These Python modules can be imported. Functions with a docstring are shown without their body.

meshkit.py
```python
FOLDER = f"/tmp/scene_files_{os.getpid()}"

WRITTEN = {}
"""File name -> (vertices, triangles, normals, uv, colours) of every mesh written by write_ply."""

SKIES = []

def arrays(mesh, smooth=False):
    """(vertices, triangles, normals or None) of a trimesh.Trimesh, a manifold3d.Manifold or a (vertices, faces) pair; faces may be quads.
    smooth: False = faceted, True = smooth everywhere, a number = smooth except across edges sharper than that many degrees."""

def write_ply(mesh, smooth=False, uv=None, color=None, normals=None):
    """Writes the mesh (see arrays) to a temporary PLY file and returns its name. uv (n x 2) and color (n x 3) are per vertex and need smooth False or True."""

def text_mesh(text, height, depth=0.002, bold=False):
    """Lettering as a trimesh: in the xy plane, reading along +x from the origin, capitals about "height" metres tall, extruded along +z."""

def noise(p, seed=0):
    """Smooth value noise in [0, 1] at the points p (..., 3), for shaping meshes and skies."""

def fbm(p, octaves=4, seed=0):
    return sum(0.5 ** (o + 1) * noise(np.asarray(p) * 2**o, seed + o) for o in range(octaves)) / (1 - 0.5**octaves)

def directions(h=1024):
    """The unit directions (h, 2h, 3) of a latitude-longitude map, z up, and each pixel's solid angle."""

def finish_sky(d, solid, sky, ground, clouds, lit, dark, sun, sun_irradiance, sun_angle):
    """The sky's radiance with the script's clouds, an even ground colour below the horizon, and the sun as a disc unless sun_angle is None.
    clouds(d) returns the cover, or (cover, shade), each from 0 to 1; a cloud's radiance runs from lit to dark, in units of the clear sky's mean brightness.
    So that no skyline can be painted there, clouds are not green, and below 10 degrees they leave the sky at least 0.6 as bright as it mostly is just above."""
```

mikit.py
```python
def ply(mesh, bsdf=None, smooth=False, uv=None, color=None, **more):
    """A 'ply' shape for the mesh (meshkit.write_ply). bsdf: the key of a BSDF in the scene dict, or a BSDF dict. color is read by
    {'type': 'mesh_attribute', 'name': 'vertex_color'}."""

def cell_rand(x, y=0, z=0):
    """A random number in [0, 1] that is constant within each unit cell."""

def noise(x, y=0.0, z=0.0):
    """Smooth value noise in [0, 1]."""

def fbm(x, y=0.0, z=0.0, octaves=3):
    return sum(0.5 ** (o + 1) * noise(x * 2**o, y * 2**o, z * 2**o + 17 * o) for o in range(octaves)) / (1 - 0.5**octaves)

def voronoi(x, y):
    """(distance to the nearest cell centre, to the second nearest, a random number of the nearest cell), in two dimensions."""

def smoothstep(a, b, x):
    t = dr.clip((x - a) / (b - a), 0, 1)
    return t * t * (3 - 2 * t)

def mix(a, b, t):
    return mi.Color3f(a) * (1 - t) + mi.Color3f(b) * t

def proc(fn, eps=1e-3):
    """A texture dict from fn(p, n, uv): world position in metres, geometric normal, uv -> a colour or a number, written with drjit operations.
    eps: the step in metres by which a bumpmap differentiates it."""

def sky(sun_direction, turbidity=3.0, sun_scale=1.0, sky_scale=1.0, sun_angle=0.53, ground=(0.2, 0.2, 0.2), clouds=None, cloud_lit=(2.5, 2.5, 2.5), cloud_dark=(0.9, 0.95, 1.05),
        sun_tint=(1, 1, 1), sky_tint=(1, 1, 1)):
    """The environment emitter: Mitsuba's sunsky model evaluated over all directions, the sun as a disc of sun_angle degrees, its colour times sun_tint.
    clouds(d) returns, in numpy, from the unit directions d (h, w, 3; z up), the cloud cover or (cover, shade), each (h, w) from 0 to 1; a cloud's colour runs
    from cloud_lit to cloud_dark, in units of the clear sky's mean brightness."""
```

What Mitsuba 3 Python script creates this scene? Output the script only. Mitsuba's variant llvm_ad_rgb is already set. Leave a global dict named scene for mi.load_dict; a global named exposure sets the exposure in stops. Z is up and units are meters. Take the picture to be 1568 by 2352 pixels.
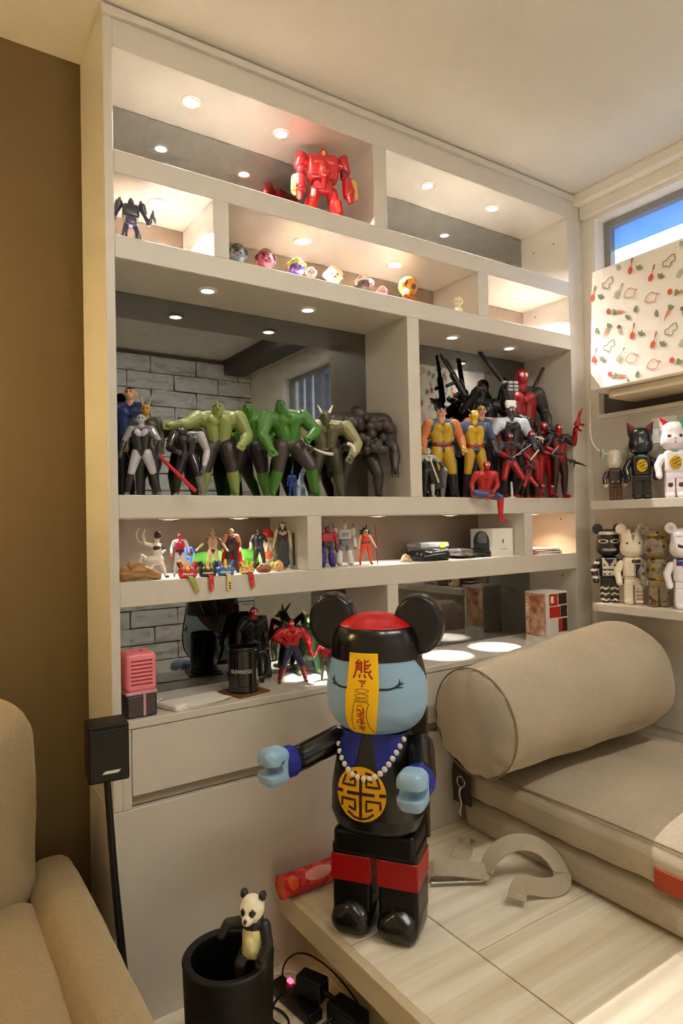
import math, random
import numpy as np, trimesh, drjit as dr, mitsuba as mi, mikit, meshkit
from manifold3d import Manifold, OpType
from shapely.geometry import Polygon, Point, LineString, box as sbox
from shapely import affinity, union_all

# ------------------------------------------------------------------ camera, sky, exposure
exposure = 3.0
DZ = -0.22            # heights below are written from the lens height 1.30; the floor ends up at z = 0
T = mi.ScalarTransform4f
scene, labels = {'type': 'scene'}, {}
_yaw, _pit, _rol = 0.5862, 0.0178, -0.0207
_fw = np.array([math.sin(_yaw) * math.cos(_pit), math.cos(_yaw) * math.cos(_pit), math.sin(_pit)])
_r = np.cross(_fw, [0, 0, 1]); _r /= np.linalg.norm(_r); _u = np.cross(_r, _fw)
_u = _u * math.cos(_rol) - _r * math.sin(_rol)
_eye = np.array([-0.377975, -1.44235, 1.3 + DZ])
scene['camera'] = {'type': 'perspective', 'fov': 55.394, 'fov_axis': 'x', 'near_clip': 0.01, 'far_clip': 200,
                   'to_world': T().look_at(origin=_eye.tolist(), target=(_eye + _fw).tolist(), up=_u.tolist())}


def lin(c):
    c = np.asarray(c, float) / 255.0
    return np.where(c <= 0.04045, c / 12.92, ((c + 0.055) / 1.055) ** 2.4)


def _clouds(d):
    n = meshkit.fbm(d * np.array([3.0, 3.0, 6.0]), 4, 5)
    return np.clip(0.75 + 0.5 * (n - 0.5), 0, 1), np.clip(0.35 + 0.9 * (n - 0.5), 0, 1)


LG = 0.125             # all lights are this much weaker because of the exposure
SKY_GAIN = 45.0 * LG
scene['sky'] = mikit.sky([-0.4, 0.5, 0.8], turbidity=4, sun_scale=0.0, sky_scale=SKY_GAIN, clouds=_clouds,
                         cloud_lit=(1.7, 1.8, 2.0), cloud_dark=(1.0, 1.1, 1.3))
scene['sky']['sampling_weight'] = 3.0

# ------------------------------------------------------------------ room lamps
WARM, NEUT, LED = np.array([1.0, 0.73, 0.30]), np.array([1.0, 0.98, 0.88]), np.array([1.0, 0.96, 0.90])
ROOM_GLOBE, SCONCE, DOWN = 0.70 * LG, 0.80 * LG, 1.15 * LG     # W/sr scale of the room's own lamps
PUCK = dict(A=3.0 * LG, B=4.0 * LG, C=0.26 * LG, D=0.20 * LG, E=1.0 * LG)                                      # intensity of one shelf downlight

# ------------------------------------------------------------------ scene helpers
def new_key(name):
    if name not in _used:
        _used.add(name); return name
    k = 1
    while f'{name}_{k:03d}' in _used:
        k += 1
    _used.add(f'{name}_{k:03d}')
    return f'{name}_{k:03d}'


_used = set()


def thing(name, label, cat, group=None, kind=None):
    k = new_key(name)
    labels[k] = {'label': label, 'category': cat}
    if group: labels[k]['group'] = group
    return k


def tm(mesh):
    if isinstance(mesh, Manifold):
        m = mesh.to_mesh()
        return trimesh.Trimesh(np.array(m.vert_properties[:, :3]), np.array(m.tri_verts), process=False)
    return mesh


def xf(mesh, loc=(0, 0, 0), rz=0.0, s=1.0):
    m = tm(mesh).copy()
    v = np.array(m.vertices) * s
    c, n = math.cos(math.radians(rz)), math.sin(math.radians(rz))
    v = np.stack([v[:, 0] * c - v[:, 1] * n + loc[0], v[:, 0] * n + v[:, 1] * c + loc[1], v[:, 2] + loc[2]], 1)
    m.vertices = v
    return m


def put(key, mesh, mat, smooth=30, color=None, **more):
    """One entry of the scene."""
    m = tm(mesh)
    v = np.array(m.vertices) + [0, 0, DZ]
    m = trimesh.Trimesh(v, np.array(m.faces), process=False)
    if color is not None: smooth = True
    scene[key] = mikit.ply(m, mat, smooth=smooth, color=color, **more)
    return key


def part(parent, name, mesh, mat, smooth=30, color=None, label=None, **more):
    k = put(new_key(parent + '__' + name), mesh, mat, smooth, color, **more)
    if label: labels[k] = {'label': label}
    return k


def struct(name, mesh, mat, label=None, smooth=30):
    k = put(new_key(name), mesh, mat, smooth)
    labels[k] = {'kind': 'structure'}
    if label: labels[k]['label'] = label
    return k


def single(name, label, cat, mesh, mat, smooth=30, group=None, color=None):
    k = thing(name, label, cat, group)
    put(k, mesh, mat, smooth, color)
    return k


def mat(name, rgb, rough=0.5, metallic=0.0, spec=0.5, coat=0.0, **kw):
    base = rgb if isinstance(rgb, dict) else {'type': 'rgb', 'value': lin(rgb).tolist()}
    scene[name] = {'type': 'twosided', 'bsdf': {'type': 'principled', 'base_color': base, 'roughness': rough, 'metallic': metallic,
                                               'specular': spec, 'clearcoat': coat, 'clearcoat_gloss': 0.95, **kw}}
    if 'spec_trans' in kw: scene[name] = scene[name]['bsdf']
    return name


def mcol(*cs): return mi.Color3f(*[float(v) for v in lin(cs)])


# ------------------------------------------------------------------ mesh helpers
_S = trimesh.creation.icosphere(subdivisions=1).vertices
_S2 = trimesh.creation.icosphere(subdivisions=2).vertices


def hull(balls, n=_S):
    return Manifold.hull_points(np.concatenate([np.asarray(p, float) + n * r for p, r in balls]).astype(np.float32))


def hullp(pts): return Manifold.hull_points(np.asarray(pts, np.float32))


def cbox(x0, x1, y0, y1, z0, z1, r=0.0015):
    """A box with small chamfers."""
    o = np.array([[1, 0, 0], [-1, 0, 0], [0, 1, 0], [0, -1, 0], [0, 0, 1], [0, 0, -1]]) * r
    p = [np.array([x, y, z]) + o for x in (x0 + r, x1 - r) for y in (y0 + r, y1 - r) for z in (z0 + r, z1 - r)]
    return hullp(np.concatenate(p))


def rbox(x0, x1, y0, y1, z0, z1, r, n=_S2):
    p = [np.array([x, y, z]) + n * r for x in (x0 + r, x1 - r) for y in (y0 + r, y1 - r) for z in (z0 + r, z1 - r)]
    return hullp(np.concatenate(p))


def box(x0, x1, y0, y1, z0, z1):
    return trimesh.creation.box(bounds=[[x0, y0, z0], [x1, y1, z1]])


def cat(ms): return trimesh.util.concatenate([tm(m) for m in ms])


def union(ms): return Manifold.batch_boolean(ms, OpType.Add)


def lathe(prof, n=48, sy=1.0):
    m = trimesh.creation.revolve(np.array(prof, float), sections=n)
    m.vertices = np.array(m.vertices) * [1, sy, 1]
    return m


def tube(path, r, n=8, closed_ends=True):
    p = np.asarray(path, float); k = len(p)
    rr = np.broadcast_to(r, (k,)).astype(float)
    t = np.gradient(p, axis=0); t /= np.linalg.norm(t, axis=1, keepdims=True) + 1e-12
    a = np.cross(t[0], [0, 0, 1.0])
    if np.linalg.norm(a) < 0.1: a = np.cross(t[0], [1.0, 0, 0])
    vs = []
    for i in range(k):
        a = a - t[i] * (a @ t[i]); a /= np.linalg.norm(a)
        b = np.cross(t[i], a)
        ang = np.arange(n) / n * 2 * math.pi
        vs.append(p[i] + rr[i] * (np.cos(ang)[:, None] * a + np.sin(ang)[:, None] * b))
    v = np.concatenate(vs + [p[:1], p[-1:]])
    f = []
    for i in range(k - 1):
        for j in range(n):
            q = (j + 1) % n
            f += [[i * n + j, i * n + q, (i + 1) * n + q], [i * n + j, (i + 1) * n + q, (i + 1) * n + j]]
    for j in range(n):
        q = (j + 1) % n
        f += [[k * n, j + 0, q][::-1], [k * n + 1, (k - 1) * n + j, (k - 1) * n + q]]
    m = trimesh.Trimesh(v, f, process=False)
    return m


def spline(pts, n=40):
    from scipy.interpolate import CubicSpline
    p = np.asarray(pts, float)
    d = np.concatenate([[0], np.cumsum(np.linalg.norm(np.diff(p, axis=0), axis=1))])
    return CubicSpline(d, p)(np.linspace(0, d[-1], n))


def strap(path, side, w, t):
    """A flat band along path; side: the direction(s) of its width."""
    p = np.asarray(path, float); k = len(p)
    s = np.broadcast_to(np.asarray(side, float), (k, 3))
    tt = np.gradient(p, axis=0); tt /= np.linalg.norm(tt, axis=1, keepdims=True)
    s = s - tt * (s * tt).sum(1, keepdims=True); s /= np.linalg.norm(s, axis=1, keepdims=True)
    nn = np.cross(tt, s)
    v = np.concatenate([p + s * w / 2 + nn * t / 2, p - s * w / 2 + nn * t / 2, p - s * w / 2 - nn * t / 2, p + s * w / 2 - nn * t / 2])
    f = []
    for i in range(k - 1):
        for j in range(4):
            a, b = j * k + i, ((j + 1) % 4) * k + i
            f += [[a, b, b + 1], [a, b + 1, a + 1]]
    f += [[0, 2 * k, k], [0, 3 * k, 2 * k], [k - 1, 2 * k - 1, 3 * k - 1], [k - 1, 3 * k - 1, 4 * k - 1]]
    m = trimesh.Trimesh(v, f, process=False); m.fix_normals()
    return m


def extrude(poly, h):
    gs = getattr(poly, 'geoms', [poly])
    return cat([trimesh.creation.extrude_polygon(g, h, engine='earcut') for g in gs])


def upright(m, at, rz=0):
    """A mesh drawn in xy (thickness +z) stood up facing -y."""
    m = tm(m).copy(); v = np.array(m.vertices)
    m.vertices = np.stack([v[:, 0], -v[:, 2], v[:, 1]], 1)
    return xf(m, at, rz)


def smoothed(man, length, it=8):
    m = tm(man.refine_to_length(length) if length else man)
    m = trimesh.Trimesh(m.vertices, m.faces, process=True)
    trimesh.smoothing.filter_taubin(m, iterations=it)
    return m
# ------------------------------------------------------------------ materials of the room
def _grain(p, n, uv):
    g = mikit.fbm(p.x * 1.6 + 3, p.y * 38, p.z * 38, 3)
    w = mikit.fbm(p.x * 0.8, p.y * 9 + 5, p.z * 9, 2)
    t = mikit.smoothstep(0.3, 0.72, g * 0.6 + w * 0.4)
    return mikit.mix(mcol(196, 182, 156), mcol(232, 224, 206), t)


def _linen(p, n, uv):
    a = mikit.noise(p.x * 900 + p.z * 300, p.y * 160, p.z * 500)
    b = mikit.noise(p.x * 160, p.y * 900 + p.z * 300, p.z * 500 + 9)
    c = mikit.fbm(p.x * 6, p.y * 6, p.z * 6, 3)
    return mikit.mix(mcol(158, 146, 128), mcol(182, 168, 148), mikit.smoothstep(0.2, 0.8, 0.25 * (a + b) + 0.5 * c))


def _sofa(p, n, uv):
    c = mikit.fbm(p.x * 300, p.y * 300, p.z * 300, 2)
    return mikit.mix(mcol(150, 132, 102), mcol(168, 150, 120), c)


def _brick(p, n, uv):
    c = mikit.fbm(p.x * 14, p.y * 14, p.z * 30, 4)
    return mikit.mix(mcol(190, 188, 184), mcol(240, 240, 238), mikit.smoothstep(0.28, 0.55, c))


def _paint(p, n, uv):
    c = mikit.fbm(p.x * 5, p.y * 5, p.z * 5, 3)
    return mikit.mix(mcol(222, 214, 200), mcol(228, 221, 208), c)


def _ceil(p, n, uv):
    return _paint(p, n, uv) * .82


mat('mat_laminate', (202, 194, 182), 0.38)
mat('mat_laminate_inner', (226, 219, 208), 0.5)
mat('mat_groove', (150, 140, 124), 0.6)
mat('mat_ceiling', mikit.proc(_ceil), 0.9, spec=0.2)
mat('mat_wall', mikit.proc(_paint), 0.85, spec=0.2)
mat('mat_brown', (110, 92, 62), 0.8, spec=0.2)
mat('mat_floor', mikit.proc(_grain), 0.45)
mat('mat_board', mikit.proc(_grain), 0.42)
mat('mat_edge', (196, 180, 150), 0.5)
mat('mat_linen', mikit.proc(_linen), 0.9, spec=0.2, sheen=0.3)
mat('mat_sofa', mikit.proc(_sofa), 0.9, spec=0.2, sheen=0.3)
mat('mat_brick', mikit.proc(_brick), 0.9, spec=0.2)
mat('mat_mortar', (110, 108, 104), 0.95, spec=0.1)
mat('mat_frame', (128, 126, 124), 0.45)
mat('mat_white', (232, 228, 220), 0.35)
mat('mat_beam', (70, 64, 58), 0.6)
mat('mat_black', (8, 8, 8), 0.35, spec=.4)
mat('mat_gloss_black', (6, 5, 5), 0.12, coat=0.6)
mat('mat_chrome', (205, 205, 205), 0.18, metallic=1.0)
mat('mat_hole', (70, 60, 50), 0.8)
scene['mat_mirror'] = {'type': 'conductor', 'specular_reflectance': {'type': 'rgb', 'value': [0.235, 0.24, 0.235]}}
mat('mat_brownglass', (128, 112, 96), 0.35)
scene['mat_pane'] = {'type': 'thindielectric', 'int_ior': 1.5}

# ------------------------------------------------------------------ shell
CEIL = 2.4463
XL, XR, YB, YW = -1.7, 1.645, -2.33, 0.2243
FL = 0.22
struct('floor', box(XL, XR, YB, YW, FL - 0.05, FL), 'mat_floor', 'pale wood floor below the raised platform')
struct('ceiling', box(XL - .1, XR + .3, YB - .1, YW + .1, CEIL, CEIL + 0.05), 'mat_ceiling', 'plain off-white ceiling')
struct('wall_far', box(XL, XR + .1, YW, YW + 0.1, FL - .05, CEIL), 'mat_brown', 'brown painted wall behind the cabinet and sofa')
struct('wall_left', box(XL - 0.1, XL, YB, YW, FL - .05, CEIL), 'mat_wall')
# right wall with two window openings
w1, w2 = (-1.0, -0.047, 1.662, 2.356), (-1.85, -1.12, 1.15, 2.25)
wl = []
def wallpiece(y0, y1, z0, z1): wl.append(box(XR, XR + 0.12, y0, y1, z0, z1))
wallpiece(w1[1], YW, FL, CEIL); wallpiece(w1[0], w1[1], w1[3], CEIL); wallpiece(w1[0], w1[1], FL, w1[2])
wallpiece(w2[1], w1[0], FL, CEIL); wallpiece(w2[0], w2[1], w2[3], CEIL); wallpiece(w2[0], w2[1], FL, w2[2]); wallpiece(YB, w2[0], FL, CEIL)
struct('wall_right', cat(wl), 'mat_wall', 'cream wall with the window above the toy shelves')
struct('trim_1', cat([cbox(XR - 0.055, XR, YB, 0.0, CEIL - 0.035, CEIL), cbox(XR - 0.018, XR, YB, 0.0, CEIL - 0.075, CEIL - 0.035)]), 'mat_wall', 'ceiling moulding along the window wall')
struct('trim_2', cbox(XR - 0.20, XR - 0.056, YB, -1.02, CEIL - 0.10, CEIL), 'mat_beam', 'dark beam along the ceiling at the back window')
# window 1: frame, pane
def window(name, y0, y1, z0, z1, lab, bars):
    k = new_key(name); labels[k] = {'kind': 'structure', 'label': lab}
    x0, x1, t = XR + 0.055, XR + 0.085, 0.024
    fr = [cbox(x0, x1, y0, y0 + t, z0, z1), cbox(x0, x1, y1 - t, y1, z0, z1), cbox(x0, x1, y0 + t, y1 - t, z0, z0 + t), cbox(x0, x1, y0 + t, y1 - t, z1 - t, z1)]
    fr += [cbox(x0, x1, (y0 + y1) / 2 - t / 2, (y0 + y1) / 2 + t / 2, z0 + t, z1 - t)]
    put(k, cat(fr), 'mat_frame')
    part(k, 'pane', box(XR + 0.068, XR + 0.070, y0 + t, (y0 + y1) / 2 - t / 2, z0 + t, z1 - t), 'mat_pane', False)
    part(k, 'pane', box(XR + 0.068, XR + 0.070, (y0 + y1) / 2 + t / 2, y1 - t, z0 + t, z1 - t), 'mat_pane', False)
    part(k, 'sill', cbox(XR - 0.01, XR + 0.12, y0, y1, z0 - 0.014, z0), 'mat_white')
    for b in bars:
        part(k, 'bar', b, 'mat_white')
window('window_1', *w1, 'aluminium framed window above the patterned cover', [])
bars = [cbox(XR + 0.10, XR + 0.112, y - 0.008, y + 0.008, w2[2], w2[3]) for y in np.linspace(w2[0] + .1, w2[1] - .1, 6)]
bars += [cbox(XR + 0.095, XR + 0.115, w2[0], w2[1], z - 0.009, z + 0.009) for z in (1.55, 1.95)]
window('window_2', *w2, 'barred back window seen only in the mirrors', bars)
# brick wall behind the camera (seen in the mirrors)
struct('wall_back', box(XL, XR + .1, YB - 0.1, YB - 0.006, FL, CEIL), 'mat_mortar', 'white brick wall seen in the mirrors')
rng = random.Random(7)
variants = []
for q in range(5):
    m = tm(cbox(-0.152, 0.152, -0.006, 0.010, -0.052, 0.052, 0.004)); v = np.array(m.vertices)
    v += (meshkit.noise(v * 40 + q * 9) - 0.5)[:, None] * np.array([0.006, 0.004, 0.006])
    m.vertices = v
    variants.append(mikit.ply(m, 'mat_brick', smooth=False))
zz, row = FL + 0.055, 0
while zz < CEIL - 0.03:
    x0 = XL - (0.155 if row % 2 else 0.0)
    while x0 < XR:
        a_, b_ = max(x0, XL), min(x0 + .31, XR)
        if zz < 1.99: a_, b_ = (a_, min(b_, -.92)) if a_ < -.92 else (max(a_, .02), b_)
        if b_ - a_ > .03:
            k = new_key('wall_back__brick')
            scene[k] = {**variants[rng.randrange(5)], 'to_world': T().translate([(a_ + b_) / 2, YB + rng.uniform(-.003, .003), zz + DZ]).rotate([0, 1, 0], rng.uniform(-.5, .5)).scale([(b_ - a_) / .31, 1, 1])}
        x0 += 0.31
    zz += 0.110; row += 1
kd = struct('door_1', cbox(-0.92, 0.02, YB - 0.006, YB + 0.02, FL, 1.98), 'mat_edge', 'door in the brick wall seen in the mirrors')
part(kd, 'panel', cbox(-0.86, -0.04, YB + 0.02, YB + 0.028, FL + .03, 1.92), 'mat_white')
part(kd, 'handle', tube([[-0.12, YB + .028, 1.12], [-0.12, YB + .07, 1.12], [-0.22, YB + .07, 1.12]], 0.009), 'mat_chrome')
# outside: a pale building and a blue canopy
mat('mat_ext', (235, 238, 240), 0.8); mat('mat_canopy', (70, 130, 190), 0.6); mat('mat_extglass', (150, 180, 200), 0.2)
kb = thing('apartment_building', 'pale white building outside the window above the patterned cover', 'building')
part(kb, 'wall', box(7.0, 9.0, -6, 9, -3, 4.6), 'mat_ext')
for i in range(7):
    for j in range(4):
        part(kb, 'window', cbox(6.97, 7.02, -5 + i * 1.9, -4 + i * 1.9, 0.2 + j * 1.15, 0.85 + j * 1.15, .01), 'mat_extglass')
scene['mat_film'] = {'type': 'principledthin', 'base_color': {'type': 'rgb', 'value': [.34, .62, .90]}, 'diff_trans': 1.2, 'roughness': .6}
ka = thing('sunshade_strip', 'translucent blue shade strip across the top of the window above the patterned cover', 'shade')
part(ka, 'film', box(XR + .098, XR + .0985, -1.0, -.048, 2.262, 2.356), 'mat_film', False)
mat('mat_extdark', (26, 36, 52), .8)
kd2 = thing('sky_blocking_wall', 'dark blue-grey neighbouring wall outside the barred back window', 'building')  # added to keep the bright sky out of the back window
part(kd2, 'wall', box(2.75, 3.0, -4.5, -1.25, -.5, 4.5), 'mat_extdark')
for j_ in range(4):
    part(kd2, 'window', cbox(2.73, 2.76, -2.9, -1.7, .4 + j_ * .9, .95 + j_ * .9, .005), 'mat_extglass')

# ------------------------------------------------------------------ the display cabinet
cab = thing('display_cabinet', 'white built-in display cabinet with lit niches and grey mirror backs', 'cabinet')
L0, L1, R0, R1, D = -0.0202, 0.0, 1.56, 1.6263, 0.2083
Z = dict(A0=2.133, A1=2.3611, B0=1.9445, B1=2.081, C0=1.3725, C1=1.8931, D0=1.1814, D1=1.3211, E0=0.8798, E1=1.1268)
part(cab, 'side_panel', cbox(L0, L1, 0, D + .012, 0.69, CEIL - .001), 'mat_laminate')
part(cab, 'side_panel', cbox(R0, R1, 0, D + .012, 0.69, CEIL - .001), 'mat_laminate')
part(cab, 'filler_strip', cbox(R1, XR - .001, 0.004, 0.03, FL, CEIL - .001), 'mat_laminate')
part(cab, 'top_panel', cbox(L1, R0, 0, D, Z['A1'], CEIL - .001), 'mat_laminate')
part(cab, 'crown_trim', cbox(L0 - .004, R1, -0.012, 0.0, CEIL - 0.022, CEIL - 0.004), 'mat_laminate')
for a, b in (('A0', 'B1'), ('B0', 'C1'), ('C0', 'D1'), ('D0', 'E1')):
    part(cab, 'shelf', cbox(L1, R0, 0, D, Z[b], Z[a]), 'mat_laminate')
for a, x0, x1 in (('A', .7105, .7573), ('B', .2314, .2704), ('B', 1.1115, 1.1557), ('C', .8196, .8645), ('D', .4738, .5168), ('D', 1.2968, 1.3364), ('E', .7274, .7664)):
    part(cab, 'divider', cbox(x0, x1, 0, D, Z[a + '0'], Z[a + '1'], .001), 'mat_laminate')
part(cab, 'back_panel', box(L1, R0, D + .006, D + .012, FL, CEIL), 'mat_laminate')
for a, x0, x1 in (('A', 0, .7105), ('A', .7573, R0), ('C', 0, .8196), ('C', .8645, R0), ('E', 0, .7274), ('E', .7664, R0), ('B', 0, .2314), ('B', .2704, 1.1115), ('B', 1.1557, R0), ('D', 0, .4738), ('D', .5168, 1.2968)):
    part(cab, 'back_mirror', box(x0, x1, D, D + .006, Z[a + '0'], Z[a + '1']), 'mat_mirror' if a in 'ACE' else 'mat_brownglass', False)
part(cab, 'counter', cbox(L1, R0, -0.003, D, 0.862, Z['E0'], .002), 'mat_laminate')
part(cab, 'stile', cbox(L1, 0.0195, 0, 0.02, 0.69, 0.862, .001), 'mat_laminate')
for x0, x1 in ((0.0208, 0.748), (0.752, R0)):
    part(cab, 'drawer_front', cbox(x0, x1, 0, 0.02, 0.716, 0.8605, .0012), 'mat_laminate')
part(cab, 'finger_groove', box(0.0208, R0, 0.014, 0.03, 0.692, 0.7155), 'mat_groove')
for x0, x1 in ((L0, 0.788), (0.792, R1)):
    part(cab, 'base_door', cbox(x0, x1, 0, 0.02, FL, 0.689, .0012), 'mat_laminate')
part(cab, 'base_side', cbox(L0, L0 + .02, 0.021, YW - .002, FL, 0.689, .0012), 'mat_laminate')
part(cab, 'side_filler', cbox(L0 + .001, L0 + .02, D + .013, YW - .002, 0.69, CEIL - .002, .001), 'mat_laminate')
for (y, z) in ((.06, 2.29), (.15, 2.29), (.06, 1.30), (.06, 1.10), (.05, 1.40), (.15, 2.05)):
    part(cab, 'peg_hole', xf(lathe([[0, 0], [.0028, 0], [.0028, .001], [0, .001]], 10).apply_transform(trimesh.transformations.rotation_matrix(-math.pi / 2, [0, 1, 0])), (R0 - .0002, y, z)), 'mat_hole')

# shelf downlights
for i, (x, z, lab) in enumerate([
        (.2153, 'A1', 'lit downlight in the top left niche, nearer the left end'), (.469, 'A1', 'lit downlight in the top left niche, nearer the red robot'),
        (.9913, 'A1', 'lit downlight in the top right niche, left of the two'), (1.2795, 'A1', 'lit downlight in the top right niche, right of the two'),
        (.1269, 'B1', 'lit downlight above the dark purple robot'), (.5294, 'B1', 'lit downlight above the round toy heads, left of the two'),
        (.8532, 'B1', 'lit downlight above the round toy heads, right of the two'), (1.4344, 'B1', 'lit downlight in the small empty niche on the right'),
        (.2497, 'C1', 'lit downlight above the pale green strongman, left of the pair'), (.5418, 'C1', 'lit downlight above the horned olive brute'),
        (1.081, 'C1', 'lit downlight above the yellow figures, left of the pair'), (1.3468, 'C1', 'lit downlight above the tall red swordsman'),
        (.1416, 'D1', 'lit downlight above the white horse figure'), (.3244, 'D1', 'lit downlight above the red caped figure'),
        (.7661, 'D1', 'lit downlight left of the black bag niche centre'), (1.0531, 'D1', 'lit downlight above the black pouches'),
        (1.45, 'D1', 'lit downlight above the magazines'), (.54, 'E1', 'lit downlight above the red and navy strongman'),
        (1.02, 'E1', 'lit downlight over the counter behind the bear, left one'), (1.24, 'E1', 'lit downlight over the counter beside the red toy box')]):
    k = thing('ceiling_light', lab, 'light', 'downlights set into the niches')
    zt = Z[z]
    part(k, 'ring', xf(lathe([[.0165, 0], [.0245, 0], [.0245, -.002], [.022, -.0035], [.0165, -.0035]], 32), (x, .09, zt)), 'mat_white')
    scene[new_key(k + '__lens')] = mikit.ply(xf(lathe([[0, -.0045], [.008, -.0042], [.0164, -.0025], [.0164, 0], [0, 0]], 28), (x, .09, zt + DZ)), 'mat_white', smooth=30,
                                             emitter={'type': 'area', 'radiance': {'type': 'rgb', 'value': (LED * 12.0 * LG).tolist()}, 'sampling_weight': 0.02})
    wide = z in ('A1',)
    scene[k + '__beam'] = {'type': 'spot', 'intensity': {'type': 'rgb', 'value': ((LED if x != 1.45 else np.array([2.2, 1.45, .85])) * PUCK[z[0]]).tolist()}, 'cutoff_angle': dict(A=60.0, B=62.0, C=29.0, D=60.0, E=21.0)[z[0]], 'beam_width': 14.0,
                           'to_world': T().look_at(origin=[x, .09, zt + DZ - .006], target=[x, .09, zt + DZ - 1], up=[0, 1, 0])}

# room lamps (behind and left of the camera)
def area(rgb, s, w=1.0): return {'type': 'area', 'sampling_weight': w, 'radiance': {'type': 'rgb', 'value': (np.asarray(rgb) * s).tolist()}}
kp = thing('pendant_lamp', 'round white ceiling lamp above the camera', 'lamp')
GX, GY, GZ, GR = 0.15, -1.10, 2.27, 0.09
scene[kp + '__globe'] = mikit.ply(xf(trimesh.creation.icosphere(subdivisions=3, radius=GR), (GX, GY, GZ + DZ)), 'mat_white', smooth=True, emitter=area(NEUT, ROOM_GLOBE / (math.pi * GR**2), 5.0))
part(kp, 'cord', tube([[GX, GY, GZ + GR], [GX, GY, CEIL]], 0.004), 'mat_black')
ks = thing('wall_lamp', 'warm wall lamp on the brown wall above the sofa', 'lamp')
scene[ks + '__shade'] = mikit.ply(xf(lathe([[.05, -.1], [.06, .1], [.056, .1], [.046, -.1]], 32), (-0.62, 0.10, 1.62 + DZ)), 'mat_white', smooth=30, emitter=area(WARM, SCONCE / (0.2 * 0.11), 1.5))
part(ks, 'bracket', tube([[-.62, .10, 1.53], [-.62, .10, 1.48], [-.62, YW, 1.48]], 0.006), 'mat_chrome')
for i, (x, y) in enumerate([(0.55, -1.35), (0.80, -1.35), (1.05, -1.35), (1.30, -1.35)]):
    k = thing('ceiling_light', 'small ceiling downlight behind the camera, %s from the window wall' % ('fourth', 'third', 'second', 'first')[i], 'light', 'ceiling spots behind the camera')
    part(k, 'ring', xf(lathe([[.03, 0], [.042, 0], [.042, -.003], [.03, -.004]], 32), (x, y, CEIL)), 'mat_white')
    scene[k + '__lens'] = mikit.ply(xf(lathe([[0, -.003], [.03, -.002], [.03, 0], [0, 0]], 24), (x, y, CEIL + DZ)), 'mat_white', smooth=30, emitter=area(NEUT, DOWN / (math.pi * .03**2), 0.4))

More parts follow.
